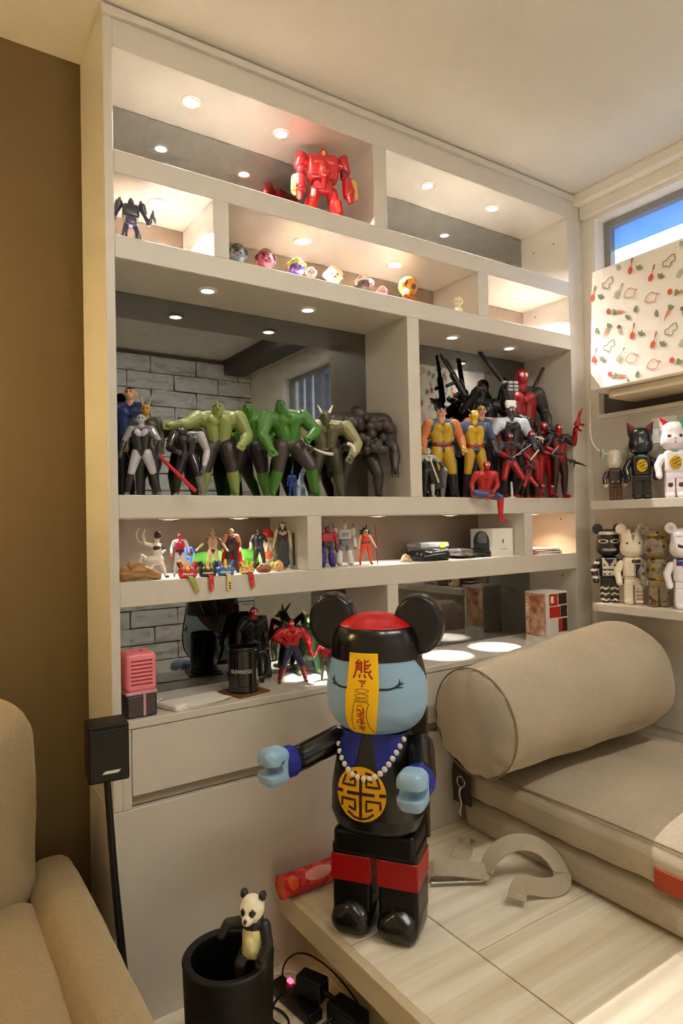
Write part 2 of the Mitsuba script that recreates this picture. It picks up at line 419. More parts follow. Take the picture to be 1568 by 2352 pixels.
# ------------------------------------------------------------------ raised platform
kp = thing('platform', 'raised platform of pale wood-grain panels under the bear and mattress', 'platform')
PX, PZ = 0.37, 0.41
part(kp, 'plinth', box(PX + 0.078, XR, -1.5, -0.001, FL, 0.352), 'mat_edge')
part(kp, 'edge_board', cbox(PX, PX + 0.02, -1.5, -0.001, 0.352, PZ, .001), 'mat_edge')
part(kp, 'deck', box(PX + 0.02, XR, -1.5, -0.001, 0.352, 0.398), 'mat_groove')
for x0, x1, ys in ((PX + .0205, .5885, (-1.5, -0.2868, -0.001)), (.5915, 1.17, (-1.5, -0.455, -0.001)), (1.173, XR, (-1.5, -0.8, -0.2, -0.001))):
    for a, b in zip(ys[:-1], ys[1:]):
        part(kp, 'panel', cbox(x0, x1, a + .0015, b - .0015, 0.398, PZ, .0008), 'mat_board')
# ------------------------------------------------------------------ the large bear-shaped vinyl figure
mat('mat_toy_black', (6, 5, 6), 0.2, spec=.4, coat=0.5)
mat('mat_toy_black_matte', (5, 4, 4), 0.35, spec=.3)
mat('mat_toy_blue', (136, 170, 198), 0.2, coat=0.5)
mat('mat_toy_navy', (14, 30, 130), 0.35)
mat('mat_toy_red', (176, 12, 16), 0.3)
mat('mat_toy_darkred', (150, 2, 6), 0.35)
mat('mat_yellow', (240, 190, 8), 0.45)
mat('mat_ink_red', (160, 20, 14), 0.5)
mat('mat_ink_brown', (132, 60, 10), 0.5)
mat('mat_lash', (8, 24, 24), 0.5)
mat('mat_pearl', (226, 222, 208), 0.3)
mat('mat_gold', (214, 158, 18), 0.4)
mat('mat_emblem_line', (40, 8, 8), 0.5)
mat('mat_braid', (52, 36, 24), 0.55)
BEAR = (0.490, -0.263, PZ); BROT = -54.0
HW = 0.098          # head: half width by height above its base (metres)
HEADP = [(0, .002), (.003, .034), (.010, .066), (.022, .088), (.044, .105), (.070, .1125), (.098, .1135), (.125, .110), (.150, .1050), (.172, .1005), (.186, .0985), (.205, .0965), (.222, .091), (.238, .080), (.251, .062), (.261, .038), (.266, .012), (.267, .0)]
_hz = np.array([a for a, b in HEADP]); _hr = np.array([b for a, b in HEADP])
from scipy.interpolate import PchipInterpolator
_hf = PchipInterpolator(_hz, _hr)
HSY, HZ0 = 0.88, 0.425


def head_pt(u, z, off=0.0):
    """A point on the face: u metres to the side (arc), z above the head's base."""
    r = np.maximum(_hf(np.clip(z, 0, .267)), 1e-4); a = np.asarray(u) / .105
    return np.stack([(r + off) * np.sin(a), -(r + off) * np.cos(a) * HSY, HZ0 + z - 0 * a], -1)


def head_band(z0, z1, n=64, off=0.0, k=26, close=False):
    zs = np.linspace(z0, z1, k)
    prof = [[max(float(_hf(min(z, .267))) + off, 0.0), HZ0 + z] for z in zs]
    if off > 0 or close:
        prof = [[max(prof[0][0] - .004, 0), prof[0][1]]] + prof
        if z1 < .26: prof += [[max(prof[-1][0] - .004, 0), prof[-1][1]]]
    return lathe(prof, n, HSY)


def torso_pt(u, z, off=0.0):
    w, zz = 0.094 * np.ones_like(z), z
    t = np.clip((z - .215) / .22, 0, 1)
    hw = np.interp(t, [0, .06, .2, .45, .75, 1], [.075, .092, .104, .102, .090, .074]) + off
    s = np.clip(np.abs(u) / hw, 0, .999)
    y = -(np.interp(t, [0, .06, .2, .45, .75, 1], [.056, .070, .079, .077, .068, .056]) + off) * (1 - s ** 2.8) ** (1 / 2.8)
    return np.stack([np.asarray(u) + 0 * z, y, z + 0 * y], -1)


def surf_patch(fn, us, zs, off, thick=0.0008):
    U, Zg = np.meshgrid(us, zs)
    a, b = fn(U, Zg, off), fn(U, Zg, off - thick)
    n, m = U.shape
    v = np.concatenate([a.reshape(-1, 3), b.reshape(-1, 3)]); f = []
    N = n * m
    for i in range(n - 1):
        for j in range(m - 1):
            q = i * m + j
            f += [[q, q + 1, q + m + 1], [q, q + m + 1, q + m], [N + q, N + q + m + 1, N + q + 1], [N + q, N + q + m, N + q + m + 1]]
    rim = [(0 * m + j, 0 * m + j + 1) for j in range(m - 1)] + [((n - 1) * m + j + 1, (n - 1) * m + j) for j in range(m - 1)] + [((i + 1) * m, i * m) for i in range(n - 1)] + [(i * m + m - 1, (i + 1) * m + m - 1) for i in range(n - 1)]
    for p, q in rim: f += [[p, q + N, q], [p, p + N, q + N]]
    return trimesh.Trimesh(v, f, process=False)


def stroke(fn, pts, w, off, n=0):
    """A thin raised brush line on a surface, through the points (u, z)."""
    p = np.asarray(pts, float)
    if n: p = spline(p, n)
    else:
        p = np.concatenate([np.linspace(p[i], p[i + 1], 5)[:(5 if i == len(p) - 2 else 4)] for i in range(len(p) - 1)])
    t = np.gradient(p, axis=0); t /= np.linalg.norm(t, axis=1, keepdims=True) + 1e-9
    nn = np.stack([-t[:, 1], t[:, 0]], 1)
    ww = np.broadcast_to(w, (len(p),))[:, None] / 2
    L, Rr = p + nn * ww, p - nn * ww
    a, b, c, d = fn(L[:, 0], L[:, 1], off), fn(Rr[:, 0], Rr[:, 1], off), fn(Rr[:, 0], Rr[:, 1], off - .0012), fn(L[:, 0], L[:, 1], off - .0012)
    v = np.concatenate([a, b, c, d]); k = len(p); f = []
    for i in range(k - 1):
        for j in range(4):
            A, B = j * k + i, ((j + 1) % 4) * k + i
            f += [[A, B, B + 1], [A, B + 1, A + 1]]
    f += [[0, 2 * k, k], [0, 3 * k, 2 * k], [k - 1, 2 * k - 1, 3 * k - 1], [k - 1, 3 * k - 1, 4 * k - 1]]
    m = trimesh.Trimesh(v, f, process=False); m.fix_normals()
    return m


bear = thing('bear_figure', 'large glossy bear-shaped vinyl figure with blue face and yellow paper talisman on the platform', 'toy figure')
def bp(name, mesh, m, smooth=40, label=None, parent=None):
    return part(parent or bear, name, xf(mesh, BEAR, BROT), m, smooth, label=label)
head = bp('head', head_band(0.0, 0.176, 72, k=40), 'mat_toy_blue', True, 'light blue face')
bp('cap', head_band(0.170, 0.236, 72, 0.0022, 24), 'mat_toy_black', True, 'black cap band', head)
bp('crown', head_band(0.236, 0.267, 64, 0.001, 20), 'mat_toy_red', True, 'red crown of the cap', head)
bp('back_hair', surf_patch(lambda u, z, o: head_pt(u * np.sqrt(np.clip((z - .078) / .096, 0, 1)), z, o) * [1, -1, 1], np.linspace(-.205, .205, 60), np.linspace(.09, .174, 12), .0016), 'mat_braid', True, 'dark hair at the back of the head', head)
for s in (-1, 1):
    ear = hull([((s * .102 - .006 + .043 * math.cos(a), .020 + .012 * q, HZ0 + .240 + .0535 * math.sin(a)), .013) for a in np.linspace(0, 2 * math.pi, 28) for q in (-1, 1)])
    dish = hull([((s * .102 - .006 + .032 * math.cos(a), -.014, HZ0 + .240 + .040 * math.sin(a)), .008) for a in np.linspace(0, 2 * math.pi, 24)])
    bp('ear', smoothed(ear - dish, .006, 6), 'mat_toy_black', True, 'round black ear', head)
# closed eyes with lashes
UO = 0.0
for s in (-1, 1):
    c0, c1 = UO + s * .033, UO + s * .080
    ms = [stroke(head_pt, [(c0 - s * .012, .118), (UO + s * .044, .1165), (UO + s * .062, .1185), (c1 - s * .004, .1265)], np.linspace(.0045, .0032, 24), .0014, 24)]
    for dx, dz, bz in ((.004, .016, .120), (.008, .010, .121), (.013, .007, .1205), (.010, -.001, .1195)):
        ms.append(stroke(head_pt, [(UO + s * .068, bz), (UO + s * .074, bz + dz * .35), (UO + s * .074 + s * dx, bz + dz)], np.linspace(.0034, .0008, 12), .0015, 12))
    bp('eyelid', cat(ms), 'mat_lash', True, 'closed eye with dark lashes', head)
# paper talisman with brush writing
tz0, tz1 = .016, .190
tal = bp('talisman', surf_patch(lambda u, z, o: head_pt(u + UO - .008 * np.clip((.12 - z) / .1, 0, 1.2), z, o), np.linspace(-.033, .033, 14), np.linspace(tz0, tz1, 40), .0042, .0012), 'mat_yellow', True, 'yellow paper talisman with red characters')
def tpt(u, z, o): return head_pt(np.asarray(u) + UO - .008 * np.clip((.12 - np.asarray(z)) / .1, 0, 1.2), z, o)
def glyph(strokes, x0, z0, w, h, th):
    return [stroke(tpt, [(x0 + a * w, z0 + b * h) for a, b in st], th, .0049) for st in strokes]
XIONG = [[(.30, 1.0), (.10, .80), (.42, .83)], [(.36, .92), (.47, .76)], [(.15, .72), (.15, .36), (.08, .28)], [(.15, .72), (.44, .72), (.44, .30)], [(.15, .60), (.44, .60)], [(.15, .48), (.44, .48)],
         [(.82, .96), (.60, .84)], [(.60, 1.0), (.60, .71), (.86, .70), (.90, .80)], [(.82, .60), (.60, .50)], [(.60, .66), (.60, .36), (.88, .34), (.92, .46)],
         [(.14, .26), (.02, .02)], [(.38, .24), (.33, .05)], [(.58, .24), (.66, .05)], [(.80, .28), (1.0, .0)]]
bp('bear_character', cat(glyph(XIONG, -.0205, .1385, .041, .0385, .0034)), 'mat_ink_red', True, 'large red Chinese character', tal)
SEAL = [[(.1, .95), (.9, 1.0)], [(.75, .98), (.55, .70), (.8, .62)], [(.4, .9), (.35, .7)], [(.55, .7), (.4, .3), (.6, .2)]]
bp('small_character', cat(glyph(SEAL, -.010, .1195, .020, .015, .0021)), 'mat_ink_red', True, None, tal)
loops = []
for s in (-1, 1):
    pts = [(s * .0135 * math.sin(3 * math.pi * i / 60) + .0012 * s * math.sin(6 * math.pi * i / 60), .1185 - .029 * i / 60) for i in range(61)]
    loops.append(stroke(tpt, pts, .0011, .0049, 90))
loops.append(stroke(tpt, [(-.014, .089), (0, .094), (.0165, .086)], .0012, .0049, 12))
loops.append(stroke(tpt, [(-.0145, .088), (-.016, .07), (-.0185, .045), (-.019, .025)], .0012, .0049, 20))
loops.append(stroke(tpt, [(.0155, .087), (.012, .068), (.0155, .045), (.030, .020)], .0012, .0049, 20))
bp('scroll_lines', cat(loops), 'mat_ink_brown', True, None, tal)
COL = [[(-.5, .98), (.1, 1.0)], [(-.45, .9), (-.5, .8), (-.1, .82)], [(.15, .96), (.25, .8)], [(-.3, .86), (.3, .74)], [(.3, .9), (.4, .76), (-.2, .72)], [(-.45, .70), (.45, .70)], [(0, .76), (-.05, .55)], [(-.5, .62), (.35, .64), (.3, .5)], [(-.2, .6), (.2, .5)],
       [(.05, .56), (.0, .30)], [(-.55, .46), (-.3, .40), (-.55, .33)], [(-.3, .5), (.35, .46)], [(-.1, .44), (.5, .38)], [(-.25, .34), (.5, .32)], [(.1, .42), (.0, .02)], [(-.45, .22), (.5, .20)], [(-.3, .14), (.3, .10)], [(-.1, .2), (-.4, .1)], [(.2, .22), (.5, .12)], [(.0, .1), (.25, .0)]]
bp('written_column', cat(glyph(COL, .001, .024, .017, .060, .0017)), 'mat_ink_red', True, None, tal)
# body
tt = np.linspace(0, 1, 51)
rings = []
for t in tt:
    z = .215 + .22 * t
    hw = np.interp(t, [0, .06, .2, .45, .75, 1], [.075, .092, .104, .102, .090, .074]); hd = np.interp(t, [0, .06, .2, .45, .75, 1], [.056, .070, .079, .077, .068, .056])
    a = np.linspace(0, 2 * math.pi, 168, endpoint=False)
    c, s = np.cos(a), np.sin(a)
    rings.append(np.stack([hw * np.sign(c) * np.abs(c) ** (2 / 2.8), hd * np.sign(s) * np.abs(s) ** (2 / 2.8), z + 0 * a], 1))
v = np.concatenate(rings + [np.array([[0, 0, .205], [0, 0, .437]])]); f = []
for i in range(50):
    for j in range(168):
        q = (j + 1) % 168
        f += [[i * 168 + j, i * 168 + q, (i + 1) * 168 + q], [i * 168 + j, (i + 1) * 168 + q, (i + 1) * 168 + j]]
for j in range(168):
    q = (j + 1) % 168
    f += [[8568, q, j], [8569, 50 * 168 + j, 50 * 168 + q]]
torso = bp('torso', trimesh.Trimesh(v, f, process=False), 'mat_toy_black', 50, 'black tunic')
tor = bp
UT = -0.010
for s in (-1, 1):
    pts = np.array([(s * .010, .436), (s * .078, .436), (s * .070, .395), (s * .040, .352), (s * .022, .375)])
    pl = Polygon(pts)
    tri = trimesh.creation.triangulate_polygon(pl.segmentize(.008), engine='earcut')
    V2, F2 = tri
    m = trimesh.Trimesh(np.column_stack([V2, 0 * V2[:, 0]]), F2, process=False).subdivide().subdivide()
    V2 = np.array(m.vertices)
    m = trimesh.Trimesh(torso_pt(V2[:, 0] + UT * .6, V2[:, 1], .0020), m.faces, process=False)
    m2 = trimesh.Trimesh(np.array(m.vertices), np.array(m.faces), process=False)
    if m2.face_normals[:, 1].mean() > 0: m2.invert()
    back = m2.copy(); back.vertices = np.array(back.vertices) + [0, .002, 0]; back.invert()
    bp('collar', cat([m2, back]), 'mat_toy_navy', True, 'dark blue collar flap', torso)
necks = []
_a = np.linspace(-1, 1, 400); _nu, _nz = UT + .080 * _a, .345 + .080 * np.abs(_a) ** 2.2
_L = np.concatenate([[0], np.cumsum(np.hypot(np.diff(_nu), np.diff(_nz)))])
for i in range(19):
    u, z = np.interp(_L[-1] * i / 18, _L, _nu), np.interp(_L[-1] * i / 18, _L, _nz)
    c = torso_pt(np.array(u), np.array(z), .002)
    n = torso_pt(np.array(u), np.array(z), .012) - torso_pt(np.array(u), np.array(z), 0.0); n = n / np.linalg.norm(n)
    bm = trimesh.creation.icosphere(subdivisions=2, radius=.0064)
    bm.vertices = np.array(bm.vertices) - np.outer(np.array(bm.vertices) @ n, n) * .55 + c
    bp('bead', bm, 'mat_pearl', True, None, torso)
# round emblem
EC, ER = (-.016, .312), .0565
disc = Point(0, 0).buffer(ER, 48)
def on_torso(poly, off, thick):
    V2, F2 = trimesh.creation.triangulate_polygon(poly.segmentize(.004), engine='earcut')
    m = trimesh.Trimesh(np.column_stack([V2, np.zeros(len(V2))]), F2, process=False).subdivide().subdivide().subdivide()
    V = np.array(m.vertices)
    a = trimesh.Trimesh(torso_pt(V[:, 0] + EC[0], V[:, 1] + EC[1], off), m.faces, process=False)
    if a.face_normals[:, 1].mean() > 0: a.invert()
    return a
emb = bp('emblem', on_torso(disc, .0022, 0), 'mat_gold', True, 'round gold longevity emblem', torso)
def tfn(u, z, o): return torso_pt(np.asarray(u) + EC[0], np.asarray(z) + EC[1], o)
k = ER / 58.0
def E(*p): return [(x * k, y * k) for x, y in p]
lines = [E((0, 40), (0, -50)), E((-32, 2), (32, 2)), E((-57, 3), (-43, 3)), E((57, 3), (43, 3)), E((-30, -38), (-16, -48), (0, -52), (16, -48), (30, -38))]
for sx in (-1, 1):
    lines += [E((sx * 36, 38), (sx * 44, 18), (sx * 13, 18), (sx * 13, 34), (sx * 26, 28)), E((sx * 45, -28), (sx * 45, -12), (sx * 13, -12), (sx * 13, -34), (sx * 28, -28))]
    lines += [E((sx * 10, 46), (sx * 24, 44))]
wl_ = [.0062] * 4 + [.004] + [.0042] * 6
bp('emblem_lines', cat([stroke(tfn, l, w, .0034) for l, w in zip(lines, wl_)]), 'mat_emblem_line', True, None, emb)
# arms stretched forward, hands with a gripping notch
def hand_mesh(s):
    m = hull([((x, y, z), .024) for x in (-.010, .010) for y in (-.016, .010) for z in (-.022, .022)] + [((0, .03, 0), .026)], _S2)
    notch = hull([((x, y, z), .0075) for x in (-.05, .05) for y, z in ((-.06, -.006), (-.06, .004), (-.006, -.006), (-.006, .000))])
    slit = hull([((x, y, z), .003) for x in (-.05, .05) for y, z in ((-.010, .001), (.004, .016))])
    cut = m - notch - slit
    m = smoothed(cut, .004, 24); m.vertices = np.array(m.vertices) * .86
    return m
def place(mesh, d, at, roll=0):
    """Turn a mesh drawn along -y so that -y points along d."""
    d = np.asarray(d, float); d /= np.linalg.norm(d)
    y = -d; x = np.cross(y, [0, 0, 1.0]); x /= np.linalg.norm(x); z = np.cross(x, y)
    m = tm(mesh).copy(); v = np.array(m.vertices)
    m.vertices = v @ np.array([x, y, z]) + np.asarray(at)
    return m
for s, sh, hd in ((-1, (-.095, .0, .400), (-.190, -.135, .374)), (1, (.098, .0, .400), (.118, -.150, .368))):
    sh, hd = np.array(sh), np.array(hd)
    el = sh * .45 + hd * .55 + [s * .012, .0, -.012]
    d = hd - el; d /= np.linalg.norm(d)
    arm = union([hull([(sh, .030), (el, .029)]), hull([(el, .029), (hd - d * .045, .030)])])
    ak = bp('arm', smoothed(arm, .01, 12), 'mat_toy_black', True, 'black sleeve')
    cuff = place(lathe([[0, -.004], [.030, -.004], [.0335, 0], [.0335, .026], [.030, .03], [0, .03]], 40).apply_transform(trimesh.transformations.rotation_matrix(math.pi / 2, [1, 0, 0])), d, hd - d * .046)
    bp('cuff', cuff, 'mat_toy_navy', 35, 'dark blue cuff', ak)
    bp('hand', place(hand_mesh(s), d * [1, 1, .35], hd), 'mat_toy_blue', True, 'light blue gripping hand', ak)
bp('waist', rbox(-.093, .093, -.052, .058, .165, .222, .012), 'mat_toy_black_matte', 40, 'black waist block')
for s in (-1, 1):
    c = s * .0525
    lk = bp('leg', rbox(c - .044, c + .044, -.050, .050, .03, .190, .008), 'mat_toy_black_matte', 40, 'black leg')
    bp('trouser_band', cbox(c - .0455, c + .0455, -.0515, .0515, .108, .166, .002), 'mat_toy_darkred', 40, 'red band round the leg', lk)
    foot = hull([((c + x, y, z), .024) for x in (-.022, .022) for y in (.024, -.02) for z in (.024, .045)] + [((c + x, -.050, .028), .028) for x in (-.018, .018)] + [((c, -.040, .036), .034)], _S2)
    bp('foot', smoothed(foot, .006, 10), 'mat_toy_black', True, 'rounded black shoe', lk)
bp('braid', rbox(.030, .098, .066, .078, .17, .47, .005), 'mat_braid', 40, 'long dark brown hair panel hanging down the back')
# ------------------------------------------------------------------ mattress, bolster, straps
def pillow(x0, x1, y0, y1, z0, z1, r, bulge, length=.02, seed=0, amp=.004, freq=9.0):
    m = tm(rbox(x0, x1, y0, y1, z0, z1, r).refine_to_length(length))
    v = np.array(m.vertices)
    u = (v - [(x0 + x1) / 2, (y0 + y1) / 2, (z0 + z1) / 2]) / [(x1 - x0) / 2, (y1 - y0) / 2, (z1 - z0) / 2]
    w = np.clip(1 - u ** 4, 0, 1)
    b = np.asarray(bulge)
    v = v + np.stack([np.sign(u[:, 0]) * np.abs(u[:, 0]) ** 3 * b[0] * w[:, 1] * w[:, 2], np.sign(u[:, 1]) * np.abs(u[:, 1]) ** 3 * b[1] * w[:, 0] * w[:, 2], np.sign(u[:, 2]) * np.abs(u[:, 2]) * b[2] * w[:, 0] * w[:, 1]], 1)
    v += (meshkit.fbm(v * freq, 3, seed) - .5)[:, None] * amp * 2 * (m.vertex_normals)
    v[:, 2] = np.maximum(v[:, 2], z0)
    m.vertices = v
    return m
mat('mat_seam', (128, 112, 88), 0.9)
mat('mat_leather', (40, 22, 16), 0.45)
mat('mat_tag', (150, 50, 22), 0.5)
MX, MY = 0.955, -0.03
mt = thing('folding_mattress', 'beige linen folding mattress in two layers on the platform', 'mattress')
low = part(mt, 'lower_layer', pillow(MX + .004, XR - .012, -1.46, MY - .003, PZ, .500, .030, (.010, .01, .006), .03, 3, .002), 'mat_linen', True, label='lower mattress layer')
top = part(mt, 'upper_layer', pillow(MX, XR - .010, -1.46, MY, .500, .592, .026, (.012, .01, .028), .016, 5, .011, 6.0), 'mat_linen', True, label='upper mattress layer')
part(mt, 'seam', tube(spline([(MX + .006, MY - .04, .5855), (MX + .005, -.15, .590), (MX + .006, -.5, .597), (MX + .005, -.9, .592), (MX + .006, -1.42, .588)], 60), .0022), 'mat_seam', True, label='stitched edge seam')
part(mt, 'leather_tag', cbox(MX - .014, MX - .0085, -.84, -.633, .509, .551, .001), 'mat_tag', label='red-brown leather tag')
sb = part(mt, 'carry_strap', strap(spline([(MX + .03, -.045, .612), (MX - .008, -.052, .598), (MX - .018, -.055, .55), (MX - .017, -.056, .490)], 24), (0, 1, 0), .070, .004), 'mat_leather', 40, label='dark leather strap over the mattress corner')
ring = trimesh.creation.torus(.015, .0022, 24, 8).apply_transform(trimesh.transformations.rotation_matrix(math.pi / 2, [0, 1, 0]))
part(mt, 'ring', xf(ring, (MX - .022, -.058, .553)), 'mat_chrome', True, label='metal ring')
part(mt, 'hook', tube(spline([(MX - .022, -.058, .538), (MX - .028, -.059, .515), (MX - .024, -.060, .49), (MX - .03, -.06, .47), (MX - .022, -.058, .458)], 24), .0035), 'mat_chrome', True, label='metal snap hook')

# bolster: a cylinder with soft ends lying on the mattress
BA, BB = np.array([0.858, -0.186, .765]), np.array([1.515, -0.192, .802])
ax = (BB - BA); BL = np.linalg.norm(ax); ax /= BL
ny = np.array([-ax[1], ax[0], 0]); up = np.array([0, 0, 1.0])
nl, na = 54, 72
vs = []
prof = [(-.030, .0), (-.029, .03), (-.024, .065), (-.014, .092), (-.004, .108)] + [(t, .115 + .004 * math.sin(math.pi * t / BL)) for t in np.linspace(.006, BL - .006, 40)] + [(BL + .004, .108), (BL + .014, .092), (BL + .024, .065), (BL + .028, .03), (BL + .029, 0)]
for t, r in prof:
    a = np.arange(na) / na * 2 * math.pi
    pk = np.exp(-((t - .0) / .030) ** 2) * .0050 * np.sin(a * 13 + 2 * np.sin(a * 3)) * np.clip(r / .1, 0, 1)
    r = r * (1.225 + .26 * np.clip(t / BL, 0, 1) ** 1.3)
    rr = r * (1 + .0) + pk + .003 * (meshkit.noise(np.stack([a * 2, 0 * a + t * 9, 0 * a], 1)) - .5) * 2
    vs.append(BA + ax * t + np.outer(np.cos(a) * rr * 1.05, ny) + np.outer(np.sin(a) * rr * np.where(np.sin(a) < 0, .97, 1.0), up))
v = np.concatenate(vs); f = []
for i in range(len(prof) - 1):
    for j in range(na):
        q = (j + 1) % na
        f += [[i * na + j, (i + 1) * na + q, i * na + q], [i * na + j, (i + 1) * na + j, (i + 1) * na + q]]
bm = trimesh.Trimesh(v, f, process=False); bm.fix_normals()
bo = thing('bolster', 'beige linen bolster pillow lying along the cabinet on the mattress', 'pillow')
part(bo, 'cover', bm, 'mat_linen', True)
a = np.linspace(0, 2 * math.pi, 60)
part(bo, 'piping', tube(BA + ax * .004 + np.outer(np.cos(a) * .1432 * 1.05, ny) + np.outer(np.sin(a) * .1420, up), .0022, 6), 'mat_seam', True, label='piped seam round the end')

# loose fabric strap on the platform
st = thing('fabric_strap', 'twisted beige fabric strap with metal clasp lying on the platform in front of the mattress', 'strap')
P1 = spline([(.905, -.10, .4155), (.860, -.15, .4155), (.80, -.185, .425), (.765, -.215, .4155), (.705, -.178, .4155)], 30)
P2 = spline([(.705, -.185, .418), (.69, -.20, .440), (.76, -.262, .444), (.80, -.295, .437)], 26)
P3 = spline([(.795, -.285, .437), (.83, -.29, .480), (.885, -.325, .500), (.925, -.375, .475), (.915, -.415, .435), (.86, -.40, .430), (.80, -.39, .448), (.775, -.40, .430)], 44)
def onfloor(m):
    v = np.array(m.vertices); v[:, 2] = np.maximum(v[:, 2], PZ + .0006); m.vertices = v
    return m
part(st, 'band', onfloor(strap(P3, np.array([(.35, .75, .45)]) * np.ones((44, 1)) + np.linspace(0, 1, 44)[:, None] * np.array([(0, .0, .6)]), .042, .0035)), 'mat_linen', 40)
part(st, 'band', onfloor(strap(P2, (.65, .6, .55), .042, .0035)), 'mat_linen', 40)
part(st, 'band', onfloor(strap(P1, (.6, .7, .15), .044, .0035)), 'mat_linen', 40)
part(st, 'clasp', tube(np.array([(.672, -.222, .421), (.69, -.232, .421), (.775, -.285, .422), (.788, -.292, .424)]), .0032), 'mat_chrome', True, label='metal clasp bar')

# ------------------------------------------------------------------ crisp tube
mat('mat_can_red', mikit.proc(lambda p, n, uv: mikit.mix(mcol(176, 26, 34), mcol(214, 60, 60), mikit.smoothstep(.45, .6, mikit.fbm(p.x * 40, p.y * 40, p.z * 40, 3)))), 0.35)
mat('mat_can_print', (222, 150, 140), 0.4); mat('mat_can_orange', (214, 84, 34), 0.35); mat('mat_can_cap', (206, 186, 176), 0.35); mat('mat_foil', (190, 150, 120), 0.3, metallic=.6)
c0, c1 = np.array([.349, -.052, PZ + .0275]), np.array([.560, -.050, PZ + .0275])
can = thing('snack_tube', 'red crisp tube with pale lid lying on the platform against the cabinet', 'food tube')
def along(prof, n=40):
    m = lathe(prof, n)
    return m
d = (c1 - c0) / np.linalg.norm(c1 - c0)
Rm = trimesh.geometry.align_vectors([0, 0, 1], d)
def can_at(m): m = tm(m).copy(); m.apply_transform(Rm); return xf(m, c0)
Lc = np.linalg.norm(c1 - c0)
part(can, 'body', can_at(lathe([[.0, .004], [.0245, .004], [.0255, 0], [.027, 0], [.027, .003], [.0262, .006], [.0262, Lc - .02]], 40)), 'mat_can_red')
part(can, 'base', can_at(lathe([[0, .002], [.0245, .003], [.0245, .0035], [0, .0035]], 40)), 'mat_can_orange', label='orange printed base')
part(can, 'lid', can_at(lathe([[.0262, Lc - .024], [.0275, Lc - .024], [.0275, Lc], [.026, Lc + .002], [0, Lc + .002]], 40)), 'mat_can_cap', label='pale plastic lid')
def can_pt(s, a, off):   # s along, a angle
    e1 = np.array([-d[1], d[0], 0]); e1 /= np.linalg.norm(e1)
    r = .0262 + off
    return c0 + np.outer(np.ravel(s), d) + r * (np.outer(-np.cos(np.ravel(a)), e1) + np.outer(np.sin(np.ravel(a)), [0, 0, 1]))
def can_patch(poly, off):
    V2, F2 = trimesh.creation.triangulate_polygon(poly.segmentize(.006), engine='earcut')
    m = trimesh.Trimesh(np.column_stack([V2, 0 * V2[:, 0]]), F2, process=False).subdivide()
    V = np.array(m.vertices)
    return trimesh.Trimesh(can_pt(V[:, 0], V[:, 1] / .0262, off), m.faces, process=False)
part(can, 'print', can_patch(affinity.scale(Point(.095, .018).buffer(.02, 24), 1.9, .75), .0004), 'mat_can_print', True, label='pale printed oval')
part(can, 'print', can_patch(affinity.scale(Point(.024, .016).buffer(.017, 20), .8, 1.0), .0004), 'mat_can_orange', True)
part(can, 'print', can_patch(affinity.scale(Point(.150, .020).buffer(.014, 20), 1.0, .7), .0004), 'mat_can_orange', True)

# ------------------------------------------------------------------ bin and panda
mat('mat_bin', (7, 7, 7), 0.45, spec=.3)
BX, BY, BZ, BRD = .112, -.292, .502, .0850
single('waste_bin', 'black cylindrical bin on the floor with a panda figure clinging to its rim', 'bin',
       xf(lathe([[0, FL], [.074, FL], [.076, FL + .004], [BRD - .001, BZ - .012], [BRD, BZ - .003], [BRD - .003, BZ], [BRD - .016, BZ - .003], [BRD - .019, BZ - .012], [.066, FL + .012], [0, FL + .012]], 64), (BX, BY, 0)), 'mat_bin', 40)
mat('mat_fur_white', (226, 218, 188), 0.75); mat('mat_fur_black', (20, 17, 15), 0.7); mat('mat_fur_cream', (216, 206, 140), 0.75)
# ------------------------------------------------------------------ toy figures: one continuous coloured body each
mat('mat_paint', {'type': 'mesh_attribute', 'name': 'vertex_color'}, 0.42, coat=0.15)
mat('mat_paint_gloss', {'type': 'mesh_attribute', 'name': 'vertex_color'}, 0.16, coat=0.7)
mat('mat_paint_metal', {'type': 'mesh_attribute', 'name': 'vertex_color'}, 0.28, metallic=0.75)
mat('mat_paint_clear', {'type': 'mesh_attribute', 'name': 'vertex_color'}, 0.08, spec_trans=0.45, coat=0.6)


def seg_dist(P, a, b, ra, rb):
    a, b = np.asarray(a, float), np.asarray(b, float)
    ab = b - a; L = ab @ ab
    t = np.clip((P - a) @ ab / L, 0, 1) if L > 1e-12 else np.zeros(len(P))
    return np.linalg.norm(P - (a + t[:, None] * ab), axis=1) - (ra + (rb - ra) * t)


def skin(bones, length, it=8, spots=()):
    """bones: (a, b, ra, rb, colour). One smooth mesh and its vertex colours; spots: (centre, radius, colour) painted on top."""
    man = union([hull([(a, ra), (b, rb)]) for a, b, ra, rb, c in bones])
    m = smoothed(man, length, it)
    P = np.array(m.vertices)
    best, col = np.full(len(P), 9e9), np.zeros((len(P), 3))
    for a, b, ra, rb, c in bones:
        if c is None: continue
        dd = seg_dist(P, a, b, ra, rb); k = dd < best
        best[k] = dd[k]; col[k] = lin(c)
    for c, r, rgb in spots:
        k = np.linalg.norm(P - np.asarray(c), axis=1) < r
        col[k] = lin(rgb)
    return m, col


BASE = dict(head=(0, -.005, .925), neck=(0, .005, .86), chest=(0, 0, .755), waist=(0, 0, .62), hips=(0, 0, .53),
            shL=(-.118, 0, .805), shR=(.118, 0, .805), elL=(-.150, .01, .655), elR=(.150, .01, .655), wrL=(-.158, -.03, .520), wrR=(.158, -.03, .520),
            hiL=(-.055, 0, .515), hiR=(.055, 0, .515), knL=(-.075, -.012, .285), knR=(.075, -.012, .285), anL=(-.085, .012, .055), anR=(.085, .012, .055))


